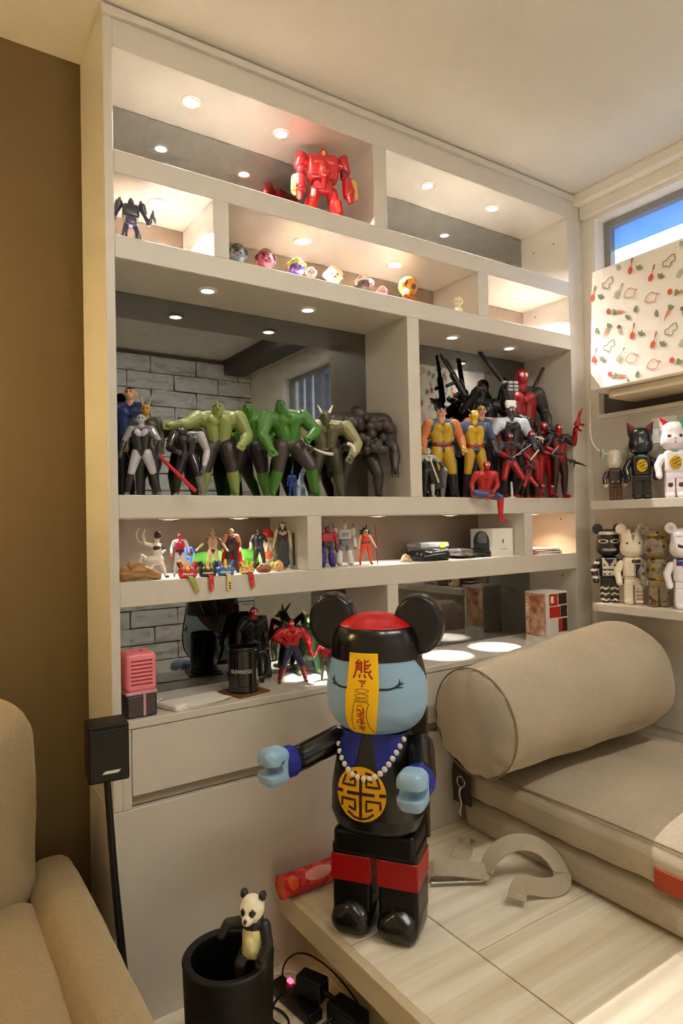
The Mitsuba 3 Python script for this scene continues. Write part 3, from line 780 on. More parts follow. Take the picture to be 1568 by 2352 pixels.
def figure(label, pos, h, rz=0.0, pose=None, col=None, bulk=1.0, chest=1.0, legs=1.0, headr=1.0, group=None, matl='mat_paint', name='action_figure', cat_='action figure', eyes=(20, 16, 14),
           hair=None, face=True, extra_bones=(), spots=(), parts=(), fine=.016):
    """An articulated toy figure h metres tall. L is the figure's side at the viewer's left. parts: (name, mesh in figure units, bsdf, label)."""
    J = {k: np.array(v, float) for k, v in BASE.items()}
    for k, v in (pose or {}).items(): J[k] = np.array(v, float)
    c = dict(head=(200, 150, 120)); c.update(col or {})
    g = lambda *ks: next(c[k] for k in ks if k in c)
    hd, ch, wa, hp = J['head'], J['chest'], J['waist'], J['hips']
    B = []
    cc, lw = chest, bulk
    ux = (J['shR'] - J['shL']); ux /= np.linalg.norm(ux)
    hr = .052 * headr
    B += [(hd + [0, 0, .012 * headr], hd + [0, -.008, -.022 * headr], hr, hr * .82, g('head')), (hd + [0, -.014, -.03 * headr], hd + [0, -.022, -.038 * headr], hr * .62, hr * .42, g('jaw', 'head'))]
    if face: B += [(hd + [0, -hr * .98, -.0 * headr], hd + [0, -hr * 1.14, -.014 * headr], hr * .13, hr * .2, g('face', 'head')), (hd - [hr, 0, .008], hd - [hr * 1.02, 0, -.004], hr * .16, hr * .2, g('head')), (hd + [hr, 0, -.008], hd + [hr * 1.02, 0, .004], hr * .16, hr * .2, g('head'))]
    B += [(J['neck'] + [0, 0, -.02], hd + [0, .008, -.03], .034 * lw, .032 * lw, g('neck', 'head'))]
    for s in (-1, 1):
        B += [(ch + ux * s * .055 * cc + [0, .005, .0], wa + ux * s * .040 * cc, .066 * cc, .056 * cc, g('chest', 'torso')),
              (wa + ux * s * .038 * cc, hp + ux * s * .040, .056 * cc, .058, g('belly', 'torso')),
              (ch + ux * s * .045 * cc + [0, -.030 * cc, .012], ch + ux * s * .03 * cc + [0, -.030 * cc, -.01], .045 * cc, .04 * cc, g('pecs', 'chest', 'torso')),
              (J['neck'] + [0, .012, -.03], J['shL' if s < 0 else 'shR'] + [0, .006, .012], .036 * lw, .03 * lw, g('trap', 'chest', 'torso'))]
        B += [(ch + ux * s * .07 * cc + [0, .008, .0], (J['shL' if s < 0 else 'shR'] * .75 + ch * .25) + [0, .004, -.006], .060 * cc, .046 * lw, g('trap', 'chest', 'torso') if lw < 1.6 else g('torso'))]
    B += [(hp + ux * -.03, hp + ux * .03, .064, .064, g('hips', 'legs', 'thigh'))]
    for S in 'LR':
        sh, el, wr = J['sh' + S], J['el' + S], J['wr' + S]
        hi, kn, an = J['hi' + S], J['kn' + S], J['an' + S]
        q = (lambda k: g(k + S, k))
        t = lambda *ks: next((c[k] for k in [x + S for x in ks] + list(ks) if k in c))
        bi = sh * .5 + el * .5
        B += [(sh, bi, .046 * lw, .040 * lw, t('uarm', 'torso')), (bi, el, .041 * lw, .030 * lw, t('uarm', 'torso')),
              (el, el * .65 + wr * .35, .031 * lw, .035 * lw, t('farm', 'uarm', 'torso')), (el * .65 + wr * .35, wr, .035 * lw, .022 * lw, t('farm', 'uarm', 'torso'))]
        dv = wr - el; dv /= np.linalg.norm(dv)
        sd = np.cross(dv, [0, 1, 0.01]); sd /= np.linalg.norm(sd)
        hc = t('hand', 'head')
        hb = J.get('ha' + S, wr + dv * .042)
        B += [(wr, hb, .022 * lw, .025 * lw, hc)]
        for i in (-1.2, -.4, .4, 1.2):
            B += [(hb + sd * i * .013 * lw, hb + dv * .03 * lw + sd * i * .013 * lw + [0, -.018 * lw, 0], .010 * lw, .0085 * lw, hc)]
        B += [(wr + dv * .02 - [0, .01, 0], hb + [0, -.032 * lw, .0] + dv * .008, .010 * lw, .009 * lw, hc)]
        B += [(hi, hi * .55 + kn * .45, .066 * legs, .058 * legs, t('thigh', 'legs')), (hi * .55 + kn * .45, kn, .058 * legs, .044 * legs, t('thigh', 'legs')),
              (kn, kn * .68 + an * .32 + [0, .010, 0], .042 * legs, .045 * legs, t('shin', 'legs', 'thigh')), (kn * .68 + an * .32 + [0, .010, 0], an, .045 * legs, .028 * legs, t('shin', 'legs', 'thigh'))]
        ft = J.get('ft' + S, an + [.012 * (-1 if S == 'L' else 1), -.085, -.03])
        hl = an + [0, .012, -.03]
        B += [(an, hl, .028 * legs, .024, t('foot', 'shin', 'legs', 'thigh')), (hl, ft, .024, .022, t('foot', 'shin', 'legs', 'thigh'))]
    if 'belt' in c: B += [(wa + [-.05, 0, -.045], wa + [.05, 0, -.045], .058 * cc, .058 * cc, c['belt'])]
    B += list(extra_bones)
    sp = [(hd + [s * hr * .40, -hr * .95, .012 * headr], hr * .24, eyes) for s in (-1, 1)] if eyes is not None else []
    if 'mouth' in c: sp.append((hd + [0, -hr * .98, -.040 * headr], hr * .26, c['mouth']))
    m, vc = skin(B, fine, 7, list(spots) + sp)
    if hair is not None:
        P = np.array(m.vertices) - hd
        k = (np.linalg.norm(P, axis=1) < hr * 1.5) & ((P[:, 2] > .034 * headr) | ((P[:, 1] > .008) & (P[:, 2] > -.025 * headr)))
        vc[k] = lin(hair)
    v = np.array(m.vertices); lo = 0.0 if pose and pose.get('hang') is not None else v[:, 2].min()
    k = thing(name, label, cat_, group)
    off = np.array(pos) - [0, 0, lo * h]
    part(k, 'body', xf(m, off, rz, h), matl, True, vc)
    for nm, ms, bs, lb in parts:
        part(k, nm, xf(ms, off, rz, h), bs, 40, label=lb)
    return k


def sword(a, b, w=.010, guard=.03):
    a, b = np.array(a, float), np.array(b, float); d = (b - a) / np.linalg.norm(b - a)
    s = np.cross(d, [0, 1, 0]); s /= np.linalg.norm(s)
    g = a + (b - a) * .22
    return cat([hull([(a, w * .9), (g, w * .9)]), hull([(g - s * guard, w * .7), (g + s * guard, w * .7)]), hull([(g + s * w * .8, w * .25), (g - s * w * .8, w * .25), (b, w * .1), (b - d * .03 + s * w * .6, w * .15)])])


def blade(a, b, w=.01): return hull([(a, w), (b, w)])


def gun(a, b, w=.016):
    a, b = np.array(a, float), np.array(b, float); d = (b - a) / np.linalg.norm(b - a)
    s = np.cross(d, [0, 1, 0]); s /= np.linalg.norm(s)
    if s[2] > 0: s = -s
    L = np.linalg.norm(b - a)
    ms = [hull([(a, w), (a + d * L * .5, w)]), hull([(a + d * L * .45, w * .45), (b, w * .45)]), hull([(a + d * L * .45 - s * w * .9, w * .3), (a + d * L * .85 - s * w * .9, w * .3)]),
          hull([(a + d * L * .12, w * .6), (a + d * L * .08 + s * w * 3, w * .5)]), hull([(a + d * L * .34, w * .55), (a + d * L * .36 + s * w * 3.6, w * .55)]), hull([(a + d * L * .2 - s * w * 1.6, w * .35), (a + d * L * .36 - s * w * 1.6, w * .35)]),
          hull([(a, w * .5), (a - d * L * .15 + s * w * .8, w * .7)])]
    return cat(ms)


def cape(pts_top, pts_bot, bulge=.03, n=10):
    a, b = np.array(pts_top, float), np.array(pts_bot, float)
    V, F = [], []
    for i in range(n):
        for j in range(n):
            s, t = i / (n - 1), j / (n - 1)
            p = (a[0] * (1 - s) + a[1] * s) * (1 - t) + (b[0] * (1 - s) + b[1] * s) * t
            p = p + [0, bulge * math.sin(math.pi * t) + .012 * math.sin(s * 14) * t, 0]
            V.append(p)
    V = np.array(V); N = len(V)
    for i in range(n - 1):
        for j in range(n - 1):
            q = i * n + j
            F += [[q, q + 1, q + n + 1], [q, q + n + 1, q + n], [N + q, N + q + n + 1, N + q + 1], [N + q, N + q + n, N + q + n + 1]]
    rim = [(i * n, (i + 1) * n) for i in range(n - 1)] + [((i + 1) * n + n - 1, i * n + n - 1) for i in range(n - 1)] + [(j + 1, j) for j in range(n - 1)] + [((n - 1) * n + j, (n - 1) * n + j + 1) for j in range(n - 1)]
    for p, q in rim: F += [[p, q, q + N], [p, q + N, p + N]]
    return trimesh.Trimesh(np.concatenate([V, V + [0, .008, 0]]), F, process=False)


def shell_hair(c, r, spikes, rr=.012):
    """A hair cap around the head with spikes: (direction, length)."""
    c = np.asarray(c, float)
    ms = [hull([(c + [0, .010, .018], r * 1.02), (c + [0, .016, -.005], r * .98)])]
    for d, L in spikes:
        d = np.asarray(d, float); d /= np.linalg.norm(d)
        ms.append(hull([(c + d * r * .6, r * .5), (c + d * (r + L), rr * .15)]))
    return union(ms)
# ------------------------------------------------------------------ figures in the niches
zA, zB, zC, zD, zE = Z['A0'], Z['B0'], Z['C0'], Z['D0'], Z['E0']
GC1, GC2, GD1 = 'action figures in the large left niche', 'action figures in the large right niche', 'figures in the narrow niche on the left'
SK = (214, 158, 124)
FL_, FR_ = (-.16, -.06, .52), (.16, -.06, .52)
mat('mat_steel', (190, 192, 198), 0.25, metallic=0.8)
mat('mat_blade_red', (190, 16, 40), 0.3)
mat('mat_gun', (16, 16, 18), 0.35)
mat('mat_red_cloth', (196, 12, 22), 0.6)
mat('mat_bone', (222, 214, 196), 0.5)
mat('mat_hair_dark', (24, 16, 14), 0.45)
mat('mat_goldm', (206, 160, 60), 0.3, metallic=.7)
mat('mat_grey_rock', (52, 46, 46), 0.6)
# --- robots: armour of rounded plates
def plates(label, pos, h, rz, items, group=None, name='robot_figure', m='mat_paint_gloss', parts=()):
    k = thing(name, label, 'robot toy', group)
    ms, cs = [], []
    lo = 9
    for balls, c in items:
        q = tm(hull([(np.array(p), r) for p, r in balls])); q = trimesh.Trimesh(q.vertices, q.faces, process=False)
        ms.append(q); cs.append(np.tile(lin(c), (len(q.vertices), 1))); lo = min(lo, np.array(q.vertices)[:, 2].min())
    off = np.array(pos) - [0, 0, lo * h]
    part(k, 'body', xf(cat(ms), off, rz, h), m, True, np.concatenate(cs))
    for nm, mm, b, lb in parts: part(k, nm, xf(mm, off, rz, h), b, 40, label=lb)
    return k
def q4(x0, x1, y0, y1, z0, z1, r): return [((x, y, z), r) for x in (x0, x1) for y in (y0, y1) for z in (z0, z1)]
RD, DR, GD, BK = (196, 18, 22), (120, 8, 14), (226, 170, 70), (26, 20, 22)
it = [(q4(-.13, .13, -.05, .07, .60, .78, .06), RD), ([((0, -.11, .60), .075), ((0, -.09, .68), .07)], (206, 30, 26)), ([((0, -.165, .62), .025)], (150, 20, 20)), (q4(-.05, .05, -.03, .03, .48, .58, .05), DR), ([((0, -.10, .52), .03), ((0, -.06, .42), .02)], RD),
      ([((0, -.05, .86), .05), ((0, -.06, .82), .04)], RD), ([((0, -.088, .85), .026), ((0, -.085, .825), .022)], GD), (q4(-.10, .10, .0, .06, .80, .82, .03), RD), (q4(-.07, .07, -.03, .03, .44, .50, .05), RD)]
for s in (-1, 1):
    it += [([((s * .25, .0, .80), .075), ((s * .29, .0, .70), .06), ((s * .28, .01, .88), .03)], RD), ([((s * .16, .0, .76), .05), ((s * .25, .0, .74), .06)], RD), ([((s * .27, -.01, .62), .055), ((s * .27, -.01, .66), .055)], DR),
           ([((s * .30, -.05, .52), .075), ((s * .31, -.09, .38), .085)], RD), ([((s * .355, -.09, .50), .05), ((s * .365, -.11, .34), .05)], GD), ([((s * .31, -.14, .33), .052), ((s * .31, -.11, .28), .04)], RD), ([((s * .31, -.195, .34), .028)], (150, 24, 24)),
           ([((s * .11, .0, .40), .075), ((s * .13, -.01, .30), .065)], RD), ([((s * .13, -.06, .38), .035), ((s * .14, -.06, .33), .035)], (224, 214, 190) if s < 0 else RD), ([((s * .15, -.02, .26), .085), ((s * .17, -.01, .10), .085)], RD), ([((s * .155, -.09, .24), .04), ((s * .17, -.09, .16), .035)], (228, 60, 40)),
           ([((s * .17, -.06, .05), .07), ((s * .17, .05, .04), .06), ((s * .18, -.13, .035), .045)], RD), ([((s * .05, -.10, .73), .02), ((s * .11, -.10, .72), .02)], (230, 90, 60)), ([((s * .10, -.085, .80), .018), ((s * .14, -.06, .83), .018)], (230, 110, 80))]
plates('bulky red armoured robot with gold forearm plates in the top left niche', (.598, .088, zA), .232, -20, it)
PU, PB = (34, 28, 60), (26, 22, 30)
it = [(q4(-.10, .10, -.05, .06, .62, .78, .06), PB), ([((0, -.06, .86), .06), ((0, -.05, .93), .03)], PB), (q4(-.06, .06, -.04, .04, .46, .56, .05), PU)]
for s in (-1, 1):
    it += [([((s * .22, .0, .84), .08), ((s * .26, .0, .72), .06)], PB), ([((s * .20, .03, .95), .03), ((s * .28, .03, .80), .02)], (60, 54, 66)), ([((s * .26, -.02, .68), .04), ((s * .33, -.05, .52), .04)], PU), ([((s * .34, -.06, .50), .06), ((s * .38, -.10, .60), .03)], (70, 62, 74)),
           ([((s * .09, .0, .42), .06), ((s * .13, -.02, .25), .05)], PU), ([((s * .13, -.02, .24), .065), ((s * .16, -.01, .05), .055)], PB), ([((s * .16, -.08, .03), .04), ((s * .16, .04, .03), .04)], (46, 44, 120)), ([((s * .12, -.05, .60), .02), ((s * .08, -.07, .72), .02)], (120, 116, 130))]
it += [([((.40, -.10, .62), .045), ((.42, -.10, .76), .012)], (74, 66, 76)), ([((.44, -.1, .6), .03), ((.46, -.1, .52), .012)], (74, 66, 76))]
plates('dark purple and black robot with a horned fist in the small upper left niche', (.051, .055, zB), .116, -8, it)
it = [(q4(-.11, .11, -.05, .05, .62, .76, .05), (176, 30, 46)), ([((0, -.03, .86), .055), ((0, -.03, .90), .05)], (150, 40, 60)), (q4(-.07, .07, -.03, .03, .48, .56, .045), (40, 40, 60))]
for s in (-1, 1):
    it += [([((s * .20, 0, .76), .065), ((s * .22, 0, .66), .05)], (190, 50, 60)), ([((s * .23, -.02, .58), .045), ((s * .24, -.05, .42), .05)], (120, 40, 70)), ([((s * .24, -.06, .36), .04)], (60, 50, 80)), ([((s * .09, 0, .44), .06), ((s * .10, 0, .28), .05)], (60, 54, 100)), ([((s * .11, 0, .26), .085), ((s * .13, 0, .08), .085)], (44, 36, 130)), ([((s * .13, -.10, .035), .045), ((s * .13, .04, .035), .05)], (40, 34, 110)), ([((s * .04, 0, .92), .012), ((s * .07, .01, 1.0), .008)], (170, 60, 70))]
plates('small red and blue robot at the left end of the black bag niche', (.576, .07, zD), .116, -10, it)
WH, GY = (220, 220, 216), (120, 124, 132)
it = [(q4(-.11, .11, -.05, .05, .64, .78, .05), WH), ([((0, -.03, .87), .05), ((0, -.03, .90), .045)], WH), (q4(-.06, .06, -.04, .04, .48, .56, .05), GY), (q4(-.08, .08, -.085, -.06, .66, .74, .02), (150, 160, 180))]
for s in (-1, 1):
    it += [([((s * .21, 0, .80), .07), ((s * .23, 0, .70), .05)], WH), ([((s * .27, .02, .96), .022), ((s * .22, .02, .80), .03)], GY), ([((s * .24, -.02, .62), .04), ((s * .25, -.05, .44), .05)], WH), ([((s * .25, -.06, .38), .04)], GY), ([((s * .09, 0, .44), .06), ((s * .10, 0, .32), .05)], GY), ([((s * .12, 0, .28), .08), ((s * .14, 0, .08), .09)], WH), ([((s * .14, -.11, .035), .045), ((s * .14, .05, .035), .05)], WH), ([((s * .03, -.04, .94), .012), ((s * .07, -.03, 1.02), .008)], WH)]
plates('white robot with grey joints in the black bag niche', (.650, .095, zD), .122, -15, it)
# --- round headed toys above eye level (only their tops show)
def vinyl(label, x, y, h, hat, face, extra=None, shape='hat', group='round headed toys in the upper middle niche', z0=zB, bodyc=None):
    b = bodyc or face
    B = [((0, 0, .68), (0, -.02, .66), .26, .25, face), ((0, 0, .34), (0, 0, .2), .15, .17, b)]
    for s in (-1, 1): B += [((s * .15, 0, .36), (s * .22, -.04, .2), .06, .055, b), ((s * .09, 0, .14), (s * .1, -.02, .07), .075, .07, b), ((s * .24, 0, .66), (s * .26, 0, .64), .05, .05, face)]
    if shape == 'hat': B += [((0, .02, .84), (0, 0, .90), .23, .16, hat), ((0, -.12, .80), (0, -.24, .78), .16, .10, hat), ((-.2, 0, .78), (.2, 0, .78), .12, .12, hat)]
    if shape == 'puff': B += [((0, .02, .78), (0, .03, .84), .26, .2, hat), ((-.2, .0, .76), (.2, .0, .76), .13, .13, hat), ((0, -.12, .90), (0, -.05, .95), .10, .08, hat)]
    if shape == 'ears': B += [((-.2, 0, .78), (-.27, 0, .72), .10, .09, hat), ((.12, .05, .86), (.2, .05, .8), .14, .12, hat), ((0, 0, .80), (0, .04, .84), .24, .18, face)]
    if shape == 'ball': B += [((0, 0, .70), (0, 0, .72), .30, .30, hat)]
    sp = [((s * .10, -.255, .68), .04, (20, 16, 16)) for s in (-1, 1)] + ([((0, -.26, .60), .035, (160, 60, 60))])
    if shape == 'ball': sp = [((-.16, -.24, .76), .10, (110, 50, 14)), ((.12, -.25, .62), .09, (120, 56, 16)), ((.2, -.1, .86), .09, (110, 50, 14)), ((-.1, -.2, .55), .07, (250, 220, 120))]
    m, vc = skin(B, .035, 6, sp)
    k = thing('vinyl_toy', label, 'toy figure', group)
    v = np.array(m.vertices)
    part(k, 'body', xf(m, (x, y, z0 - v[:, 2].min() * h), -25, h), 'mat_paint_gloss', True, vc)
vinyl('round toy head with a black hat and grey face, leftmost in its row', .338, .10, .086, (26, 22, 22), (130, 150, 158))
vinyl('round toy head with a dark red hat and pink face', .420, .10, .090, (92, 14, 30), (232, 110, 140))
vinyl('round toy head with yellow-green hair and violet face', .515, .10, .088, (196, 190, 40), (90, 84, 180), shape='puff')
vinyl('small plain white round toy head beside the cream one', .534, .055, .052, (240, 232, 222), (240, 232, 222), shape='puff')
vinyl('cream round toy head with ears', .636, .10, .090, (236, 222, 170), (242, 226, 186), shape='ears')
vinyl('pale round toy head with a dark mask', .757, .12, .096, (214, 200, 186), (60, 46, 44), shape='puff', bodyc=(214, 200, 186))
vinyl('low pink round toy head beside the orange ball', .790, .075, .054, (240, 170, 170), (240, 170, 170), shape='puff')
vinyl('shiny orange and brown ball headed toy', .889, .075, .101, (224, 140, 40), (180, 90, 30), shape='ball')
vinyl('pale yellow-green round toy at the right end of its niche', 1.052, .03, .055, (224, 222, 170), (232, 228, 190), shape='puff')

# --- large left niche
figure('man figure in a blue shirt at the far left, behind the silver fighter', (.075, .166, zC), .278, -30, dict(elL=(-.145, .04, .66), elR=(.145, .04, .66), wrL=(-.08, .09, .55), wrR=(.08, .09, .55)), dict(head=SK, torso=(36, 56, 110), hand=SK, legs=(18, 17, 20), foot=(14, 13, 14)), hair=(26, 14, 14), group=GC1)
figure('silver and black armoured fighter holding a red sword', (.068, .055, zC), .192, -22, dict(elL=(-.20, -.01, .66), wrL=(-.23, -.06, .52), elR=(.21, -.02, .66), wrR=(.21, -.12, .50), knL=(-.12, -.03, .285), anL=(-.17, .01, .055), knR=(.13, -.03, .285), anR=(.19, .01, .055)),
       dict(head=(176, 178, 188), torso=(30, 24, 34), pecs=(190, 186, 196), trap=(120, 118, 128), belly=(20, 18, 22), uarm=(150, 148, 158), farm=(40, 36, 44), hand=(60, 56, 62), hips=(18, 16, 20), thigh=(186, 184, 194), shin=(34, 30, 36), foot=(120, 118, 122)), eyes=(10, 10, 10), group=GC1, matl='mat_paint_gloss',
       parts=[('sword', blade((.22, -.16, .46), (.62, -.30, .05), .022), 'mat_blade_red', 'long red blade')])
figure('figure with a gold face and tall grey horns behind the silver fighter', (.098, .115, zC), .228, -25, dict(elL=(-.2, .03, .68), wrL=(-.2, -.02, .55)), dict(head=(190, 140, 60), torso=(74, 70, 60), legs=(60, 56, 52), hand=(150, 120, 70)), eyes=(60, 30, 10), group=GC1,
       extra_bones=[((-.03, 0, .98), (-.06, .01, 1.10), .016, .006, (150, 144, 124)), ((.03, 0, .98), (.06, .01, 1.08), .016, .006, (150, 144, 124))])
figure('hunched glossy black creature with a painted-on grey sheen beside the red sword', (.178, .055, zC), .186, -30, dict(head=(-.05, -.12, .84), neck=(-.02, -.06, .82), chest=(0, -.04, .74), shL=(-.17, -.02, .80), shR=(.17, -.02, .78), elL=(-.22, -.10, .62), wrL=(-.10, -.20, .56), elR=(.25, -.02, .58), wrR=(.22, -.10, .38), knL=(-.12, -.06, .28), anL=(-.15, .02, .055), knR=(.14, -.06, .28), anR=(.18, .02, .055)),
       dict(head=(40, 36, 44), torso=(26, 22, 28), pecs=(60, 54, 64), trap=(96, 92, 100), uarmR=(170, 166, 174), farmR=(190, 186, 194), uarm=(40, 34, 42), farm=(36, 30, 38), hand=(90, 86, 92), legs=(22, 18, 24), shinR=(120, 116, 110), foot=(150, 140, 128)), bulk=1.35, chest=1.15, legs=1.15, eyes=(220, 220, 220), group=GC1, matl='mat_paint_gloss', name='creature_figure')  # pale greys on arm and back are highlights painted into the black
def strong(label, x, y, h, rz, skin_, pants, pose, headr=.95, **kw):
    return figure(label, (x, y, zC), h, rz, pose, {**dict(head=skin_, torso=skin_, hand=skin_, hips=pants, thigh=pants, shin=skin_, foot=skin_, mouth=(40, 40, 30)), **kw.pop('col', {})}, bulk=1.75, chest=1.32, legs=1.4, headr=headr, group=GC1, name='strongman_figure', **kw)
P0 = dict(head=(0, -.05, .90), neck=(0, -.01, .85), shL=(-.20, 0, .80), shR=(.20, 0, .80), knL=(-.13, -.04, .28), anL=(-.16, .01, .06), knR=(.13, -.04, .28), anR=(.16, .01, .06), hiL=(-.085, 0, .5), hiR=(.085, 0, .5))
strong('pale green muscular figure in dark trousers stretching one arm to the left', .270, .085, .252, -25, (128, 140, 74), (48, 38, 36), {**P0, 'elL': (-.30, -.10, .72), 'wrL': (-.42, -.16, .70), 'elR': (.29, -.02, .62), 'wrR': (.24, -.14, .52)}, hair=(40, 44, 30))
strong('bright green muscular figure in dark trousers, middle one of the three green ones', .381, .142, .270, -30, (74, 122, 40), (40, 32, 34), {**P0, 'elL': (-.28, -.04, .62), 'wrL': (-.16, -.16, .60), 'elR': (.28, -.04, .62), 'wrR': (.22, -.16, .52)}, hair=(16, 22, 14))
strong('dark green muscular figure lunging to the right, rightmost of the three green ones', .452, .05, .264, -10, (60, 112, 36), (58, 50, 50), {**P0, 'head': (-.10, -.06, .90), 'neck': (-.06, -.01, .85), 'chest': (-.03, 0, .755), 'shL': (-.23, -.02, .79), 'shR': (.15, .0, .81), 'elL': (-.30, -.10, .60), 'wrL': (-.26, -.20, .46), 'elR': (.27, -.06, .66), 'wrR': (.16, -.16, .58), 'knR': (.20, -.08, .30), 'anR': (.27, .0, .06), 'knL': (-.12, -.02, .28), 'anL': (-.17, .02, .06)}, hair=(14, 20, 12))
horn = [((s * .045, -.05, .95), (s * .085, -.04, 1.03), .018, .005, (220, 212, 190)) for s in (-1, 1)]
strong('horned olive brute with lamplight painted on its shoulders, gripping a curved bone blade', .585, .08, .250, -28, (84, 82, 50), (54, 50, 34), {**P0, 'shL': (-.22, -.01, .80), 'shR': (.23, 0, .79), 'elL': (-.30, -.06, .60), 'wrL': (-.22, -.18, .54), 'elR': (.36, -.02, .60), 'wrR': (.26, -.16, .44)}, extra_bones=horn, col=dict(trap=(188, 178, 140), uarm=(150, 142, 104), shin=(70, 66, 46)),  # pale trap and upper arms: downlight highlight put into the colour
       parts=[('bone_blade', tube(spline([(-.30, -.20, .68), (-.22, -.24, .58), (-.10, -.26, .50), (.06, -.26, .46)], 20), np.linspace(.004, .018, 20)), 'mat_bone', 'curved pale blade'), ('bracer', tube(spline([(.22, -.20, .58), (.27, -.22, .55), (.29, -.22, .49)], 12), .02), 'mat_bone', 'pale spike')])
# rocky brute
rng2 = random.Random(3)
xb = []
for i in range(46):
    a, t = rng2.uniform(-1, 1), rng2.random()
    p = np.array([a * .34, -.10 - .05 * rng2.random(), .50 + .40 * t * (1 - .35 * abs(a))])
    xb.append((p, p + [0, -.02, .02], .045 + .02 * rng2.random(), .03, (46 + rng2.randrange(16), 40 + rng2.randrange(10), 40)))
strong('huge dark grey rocky brute at the right end of the large left niche', .714, .10, .268, -25, (50, 44, 43), (44, 40, 40), {**P0, 'head': (-.02, -.14, .80), 'neck': (-.01, -.06, .80), 'shL': (-.27, .02, .76), 'shR': (.28, .02, .76), 'elL': (-.36, -.04, .52), 'wrL': (-.34, -.12, .32), 'elR': (.38, -.04, .52), 'wrR': (.36, -.12, .32), 'hiL': (-.12, 0, .44), 'hiR': (.12, 0, .44), 'knL': (-.19, -.05, .26), 'knR': (.19, -.05, .26), 'anL': (-.20, .01, .06), 'anR': (.20, .01, .06)}, headr=1.0,
       extra_bones=xb + [((-.26, .05, .82), (.26, .05, .82), .13, .13, (48, 42, 42)), ((0, .06, .93), (0, .05, 1.0), .10, .03, (46, 38, 38)), ((-.3, .0, .74), (-.32, 0, .6), .12, .09, None), ((.3, .0, .74), (.32, 0, .6), .12, .09, None)], fine=.02)
figure('tiny blue figure between the legs of the dark green one', (.515, .15, zC), .078, -20, None, dict(head=(60, 90, 160), torso=(56, 90, 170), legs=(60, 96, 180), hand=(60, 90, 160)), group=GC1, fine=.03)

# --- large right niche
figure('brown and red figure at the far left edge of the right niche, half hidden', (.925, .168, zC), .262, -25, dict(elR=(.2, -.04, .66), wrR=(.19, -.16, .62)), dict(head=(120, 70, 50), torso=(140, 52, 50), uarm=(170, 90, 76), hand=(230, 160, 140), legs=(40, 30, 30)), group=GC2, hair=(30, 18, 16), bulk=1.3)
figure('black figure with white bone markings in front on the left', (.915, .03, zC), .150, -25, dict(elL=(-.22, 0, .68), wrL=(-.2, -.08, .55), elR=(.22, -.02, .70), wrR=(.30, -.08, .58)), dict(head=(190, 190, 186), torso=(34, 32, 34), pecs=(190, 188, 184), trap=(180, 178, 176), uarm=(160, 158, 156), farm=(36, 34, 36), hips=(26, 24, 26), thigh=(30, 28, 30), shinR=(176, 174, 170), shin=(30, 28, 30), foot=(20, 18, 20)), group=GC2,
       parts=[('cloth', cape([(-.16, .06, .8), (.16, .06, .8)], [(-.2, .12, .1), (.36, .08, .2)], .03), 'mat_gun', 'black hanging cloth'), ('strap', blade((.02, -.09, .74), (.16, -.14, .30), .016), 'mat_bone', 'white strip')])
YG, YB2 = (186, 150, 40), (32, 28, 30)
PZ_ = dict(elL=(-.20, .02, .66), wrL=(-.22, -.06, .52), elR=(.21, .0, .66), wrR=(.20, -.12, .54), shL=(-.145, 0, .805), shR=(.145, 0, .805), knL=(-.10, -.03, .285), anL=(-.12, .01, .055), knR=(.10, -.03, .285), anR=(.13, .01, .055))
figure('bare-armed figure in a mustard and black suit, left of the yellow-hooded one', (1.012, .075, zC), .288, -25, PZ_, dict(head=SK, torso=YG, trap=(60, 80, 96), uarm=(206, 120, 70), farm=(200, 116, 70), hand=(190, 150, 60), hips=YB2, belt=(120, 30, 24), thigh=YG, shin=YB2, foot=YB2, jaw=(190, 130, 96)), hair=(26, 18, 16), bulk=1.4, chest=1.15, legs=1.15, group=GC2,
       extra_bones=[((s * .045, .01, .96), (s * .068, .02, 1.01), .018, .008, (28, 20, 18)) for s in (-1, 1)])
figure('white armoured trooper figure aiming a pale rifle in the back', (1.132, .176, zC), .250, -25, dict(elL=(-.2, -.06, .74), wrL=(-.08, -.16, .76), elR=(.2, -.06, .74), wrR=(.05, -.16, .74)), dict(head=(200, 196, 196), torso=(190, 188, 190), legs=(170, 168, 170), hand=(40, 38, 40)), group=GC2, parts=[('rifle', gun((.02, -.17, .76), (-.10, -.18, 1.10), .016), 'mat_bone', 'pale rifle')])
figure('slim figure in a yellow hood and yellow and black suit, behind the seated one', (1.128, .048, zC), .286, -25, PZ_, dict(head=(226, 180, 30), jaw=SK, torso=(200, 160, 36), belly=(200, 160, 40), trap=(60, 84, 120), uarm=(60, 78, 110), farm=(40, 40, 50), hand=(40, 40, 60), hips=YB2, belt=(140, 40, 30), thigh=(190, 150, 40), shin=YB2, foot=YB2), eyes=(240, 240, 240), bulk=1.15, group=GC2, extra_bones=[((s * .04, -.02, .95), (s * .06, .02, 1.0), .014, .007, (30, 28, 30)) for s in (-1, 1)])
figure('blond figure in a blue vest with thick bare arms', (1.236, .122, zC), .322, -25, {**PZ_, 'wrR': (.17, -.12, .50)}, dict(head=(206, 150, 110), torso=(40, 62, 104), pecs=(34, 48, 80), uarm=(206, 122, 74), farm=(206, 120, 76), hand=(190, 110, 70), hips=(30, 30, 40), legs=(34, 34, 44), belt=(90, 80, 50)), hair=(206, 172, 84), bulk=1.3, chest=1.05, group=GC2)
